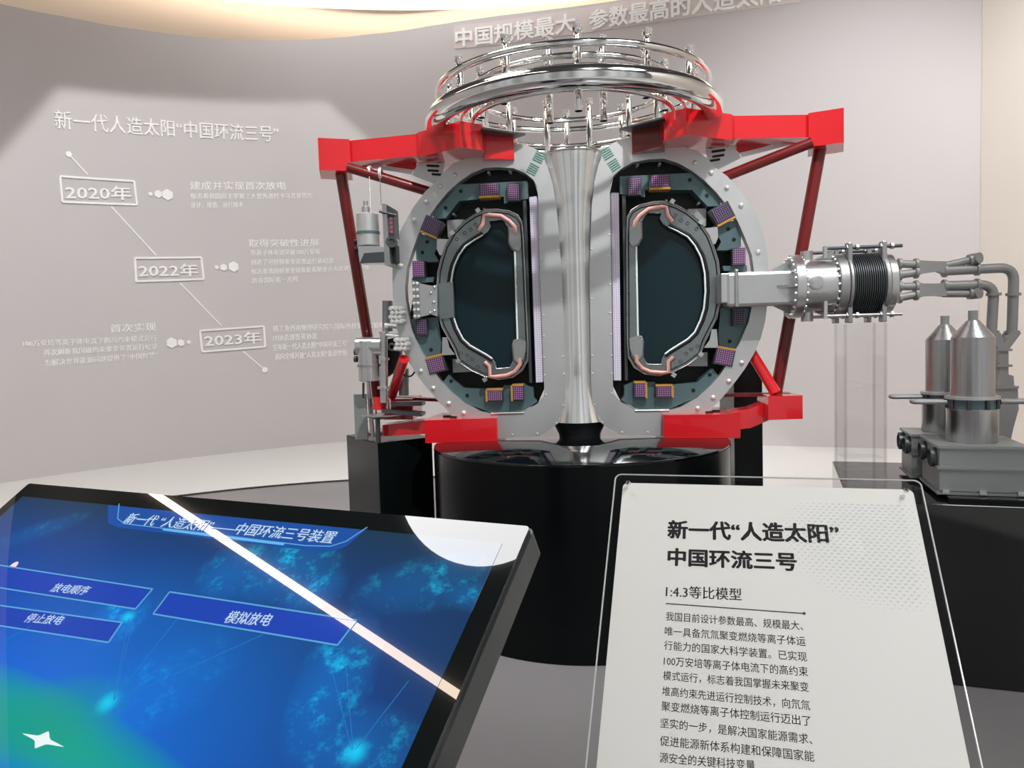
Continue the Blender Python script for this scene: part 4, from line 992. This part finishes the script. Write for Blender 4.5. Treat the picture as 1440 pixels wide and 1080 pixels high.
def screen_mat(name, col, s=1.0):
    m = mat(name, (.01, .012, .014), .01, spec=.55); b = m.node_tree.nodes['Principled BSDF']
    nt = m.node_tree; tc = nt.nodes.new('ShaderNodeTexCoord'); n = nt.nodes.new('ShaderNodeTexNoise'); n.inputs['Scale'].default_value = 9
    nt.links.new(tc.outputs['Object'], n.inputs['Vector'])
    mx = nt.nodes.new('ShaderNodeMix'); mx.data_type = 'RGBA'; mx.inputs[6].default_value = (*[c*.9 for c in col], 1); mx.inputs[7].default_value = (*[c*1.1 for c in col], 1)
    nt.links.new(n.outputs['Fac'], mx.inputs[0]); nt.links.new(mx.outputs[2], b.inputs['Emission Color']); b.inputs['Emission Strength'].default_value = s
    return m
M['btn'] = screen_mat('button_blue', (.008, .05, .42)); M['ban'] = screen_mat('banner_blue', (.006, .07, .34)); M['line'] = screen_mat('cyan_line', (.10, .35, .62)); M['stext'] = screen_mat('pale_screen_text', (.50, .66, .82)); M['glow'] = screen_mat('bright_line', (.12, .46, .80))
M['sline'] = screen_mat('faint_line', (.02, .17, .50))
def subpart(o, parent):     # a part of the display
    o.location = (0, 0, 0); o.rotation_euler = (0, 0, 0); o.parent = parent; return o
def kline(bm, pts, w, d=.0016, closed=False):
    P = [V(KP.uv(*p)) for p in pts]
    if closed: P.append(P[0])
    for a, b in zip(P, P[1:]):
        dd = (b-a).normalized(); nn = V((-dd.y, dd.x))*w/2; plate(bm, [[tuple(a+nn), tuple(a-nn), tuple(b-nn), tuple(b+nn)]], FLAT, d, d-.0006)
clampu = lambda p: (max(u0+.001, min(u1-.001, p[0])), max(v0+.001, min(v1-.001, p[1])))
ban = KP.poly([(155, 708), (517, 741), (487, 769), (470, 775), (440, 775), (165, 742), (152, 736)])
subpart(panel_obj(KP, 'title_banner', [[clampu(p) for p in ban]], .0010, .0007, M['ban'], K), DISP)
bm = bm_new(); kline(bm, [(517, 742), (487, 762), (465, 769), (430, 768), (300, 752), (175, 737), (166, 730), (168, 709)], .0016); subpart(panel_fin(KP, 'banner_outline', bm, M['line'], K), DISP)
bm = bm_new(); kline(bm, [(230, 745), (300, 754), (400, 766)], .0045); subpart(panel_fin(KP, 'banner_glow', bm, M['glow'], K), DISP)
def ktext(body, x0, y0, x1, y1, hpx, name, bold=.012, lean=0):
    a = KP.uv(x0, y0); b = KP.uv(x1, y1); h = KP.uv(x0, y0-hpx)[1]-a[1]
    bm = bm_new(); put_text(bm, body, a, b, h, FLAT, .0022, 0, bold, lean=lean); return subpart(panel_fin(KP, name, bm, M['stext'], K), DISP)
ktext('新一代 “人造太阳”——中国环流三号装置', 172, 737, 466, 766, 16, 'title_text', .016)
buttons = [([(-60, 786), (215, 829), (191, 857), (-90, 813)], '放电顺序', (70, 833, 120, 838, 14)), ([(-100, 838), (172, 876), (153, 904), (-120, 862)], '停止放电', (33, 876, 84, 880, 15)), ([(239, 833), (502, 873), (475, 908), (216, 864)], '模拟放电', (314, 877, 377, 882, 19))]
for q, body, tx in buttons:
    pl_ = [clampu(KP.uv(*p)) for p in q]
    bt = subpart(panel_obj(KP, 'button', [pl_], .0010, .0007, M['btn'], K), DISP)
    bm = bm_new()
    for a, b in zip(pl_, pl_[1:]+pl_[:1]):
        a, b = V(a), V(b); dd = (b-a).normalized(); nn = V((-dd.y, dd.x))*.0011; plate(bm, [[tuple(a+nn), tuple(a-nn), tuple(b-nn), tuple(b+nn)]], FLAT, .0016, .0010)
    subpart(panel_fin(KP, 'button_outline', bm, M['line'], K), DISP)
    ktext(body, *tx, 'button_text', .012)
for q in (((160, 985), (190, 865)), ((160, 985), (182, 870)), ((160, 985), (250, 870)), ((165, 985), (370, 893)), ((495, 1055), (465, 935)), ((497, 1055), (487, 940)), ((500, 1055), (575, 958)), ((0, 905), (45, 880))):
    bm = bm_new(); kline(bm, q, .0007, .0012); subpart(panel_fin(KP, 'light_ray', bm, M['sline'], K), DISP)
P4 = [V(KP.uv(*p)) for p in ((32, 1032), (69, 1029), (91, 1051), (50, 1053))]; cen = sum(P4, V((0, 0)))/4; star = []
for i in range(4):
    a, b = P4[i], P4[(i+1) % 4]
    for k in range(8):
        tt = k/8; q = a.lerp(b, tt); star.append(tuple(cen+(q-cen)*(1-.42*math.sin(PI*tt))))
subpart(panel_obj(KP, 'star_glow', [star], .0014, .0011, screen_mat('star_white', (.80, .88, .88)), K), DISP)
# kiosk leg and foot
pc = KP.fn(-KW/2, -KH*.55, -.056)
bm = bm_new(); a = math.radians(19.18); Rz = Matrix.Rotation(-a, 3, 'Z')
box(bm, (pc.x, pc.y, pc.z/2-.02), (.42, .16, pc.z-.09), Rz, .006); obj('pillar', bm, M['case'], K)
bm = bm_new(); box(bm, (pc.x, pc.y, .0245), (.70, .46, .04), Rz, .006); obj('foot_plate', bm, M['case'], K)

# ------------------------------------------------------------------ printed sign behind acrylic
SP_ = Panel(10.06, 43.8, (866, 667.5), 1.0)
a = SP_.uv(866, 667.5); b = SP_.uv(1297, 690); w_ = b[0]-.0; SH = .60
sw = w_
S = thing('information_sign', 'white printed information sign in a clear acrylic sheet on a stand, right foreground', 'sign', (SP_.fn(sw/2, -SH*.6, 0).x, SP_.fn(sw/2, -SH*.6, 0).y, .0045))
ptl = SP_.uv(876, 677); ptr = SP_.uv(1286, 695)
px0, px1, pt = ptl[0], ptr[0], ptl[1]
sheet = panel_obj(SP_, 'acrylic_sheet', [rrect(0, -SH, sw, 0, .012)], .006, -.004, M['acryl'], S)
bm = bm_new(); L_ = rrect(.0, -SH, sw, 0, .012, 5)
tube(bm, [(p[0], p[1], .001) for p in L_], .0014, 6, True); edge_ = panel_fin(SP_, 'bright_edge', bm, M['acedge'], S)
printed = panel_obj(SP_, 'printed_panel', [rrect(px0, -SH+.012, px1, pt, .010)], -.0045, -.008, M['paper'], S)
back = panel_obj(SP_, 'backing_board', [rrect(px0+.004, -SH+.016, px1-.004, pt-.004, .010)], -.0085, -.014, M['case'], S)
def stext(lines, name):
    bm = bm_new()
    for body, x0, y0, x1, y1, hpx, bold in lines:
        a = SP_.uv(x0, y0); b = SP_.uv(x1, y1); h = SP_.uv(x0, y0-hpx)[1]-a[1]
        put_text(bm, body, a, b, h, FLAT, -.0042, 0, bold)
    return panel_fin(SP_, name, bm, M['ink'], S)
stext([('新一代“人造太阳”', 939, 755, 1181, 762, 25, .042)], 'title_text'); stext([('中国环流三号', 939, 793, 1121, 801, 24, .042)], 'title_text')
stext([('1:4.3等比模型', 936, 838, 1043, 843, 17, .014)], 'scale_text')
body = ['我国目前设计参数最高、规模最大、', '唯一具备氘氚聚变燃烧等离子体运', '行能力的国家大科学装置。已实现', '100万安培等离子体电流下的高约束', '模式运行，标志着我国掌握未来聚变', '堆高约束先进运行控制技术，向氘氚', '聚变燃烧等离子体控制运行迈出了', '坚实的一步，是解决国家能源需求、', '促进能源新体系构建和保障国家能', '源安全的关键科技变量']
yl = [871, 892, 912, 934, 955, 977, 998, 1022, 1047, 1071]
yr = [885, 907, 929, 950, 972, 998, 1020, 1046, 1070, 1083]
xl = [936, 934.5, 933.5, 933, 932, 930.5, 929.5, 928, 927.5, 927]
xr = [1130, 1133.5, 1135.5, 1137, 1138, 1140, 1141, 1143, 1146, 1062]
stext([(t_, xl[i], yl[i], xr[i], yr[i], 12.5+.25*i, .004) for i, t_ in enumerate(body)], 'body_text')
bm = bm_new(); A_, B_ = V(SP_.uv(936, 847)), V(SP_.uv(1131, 861)); dd = (B_-A_).normalized(); nn = V((-dd.y, dd.x))*.0008
plate(bm, [[tuple(A_+nn), tuple(A_-nn), tuple(B_-nn), tuple(B_+nn)]], FLAT, -.0040, -.0044); plate(bm, [[tuple(B_+V((math.cos(k*PI/5), math.sin(k*PI/5)))*.0025) for k in range(10)]], FLAT, -.0039, -.0043)
panel_fin(SP_, 'underline', bm, M['ink'], S)
# halftone rhombs printed in the upper right corner
bm = bm_new(); ca = V(SP_.uv(1270, 760))
m_tone = mat('halftone_print', (.60, .63, .64), .55, var=.02)
for i in range(-4, 26):
    for j in range(-22, 10):
        p = V((px1-.012-.0105*i-(.00525 if j % 2 else 0), pt-.09+.0062*j*1.0))
        d_ = ((p.x-ca.x)/.20)**2+((p.y-ca.y+.01*0)/.135)**2
        if p.x > px1-.006 or p.x < px0 or p.y > pt-.006 or d_ > 1: continue
        r_ = .0036*min(1, 1.25-d_)*(.55 if p.x > px1-.02 else 1)
        if r_ < .0006: continue
        plate(bm, [[(p.x+r_, p.y), (p.x, p.y+r_*.7), (p.x-r_, p.y), (p.x, p.y-r_*.7)]], FLAT, -.0042, -.00455)
panel_fin(SP_, 'halftone_pattern', bm, m_tone, S)
for (x, y) in ((884, 683), (1273, 694)):
    c = SP_.uv(x, y); bm = bm_new()
    lathe(bm, [(.0045, 0), (.0045, .004), (.0025, .006), (0, .006)], (c[0], c[1], .0062), (0, 0, 1), 14, cap=False); panel_fin(SP_, 'screw', bm, M['chrome'], S)
pc = SP_.fn(sw/2, -SH*.62, -.03)
bm = bm_new(); a = math.radians(10.06); Rz = Matrix.Rotation(-a, 3, 'Z'); box(bm, (pc.x, pc.y, pc.z/2-.0), (.06, .03, pc.z-.04), Rz, .004); obj('stand_post', bm, M['case'], S)
bm = bm_new(); box(bm, (pc.x, pc.y, .0145), (.34, .30, .02), Rz, .004); obj('stand_foot', bm, M['case'], S)
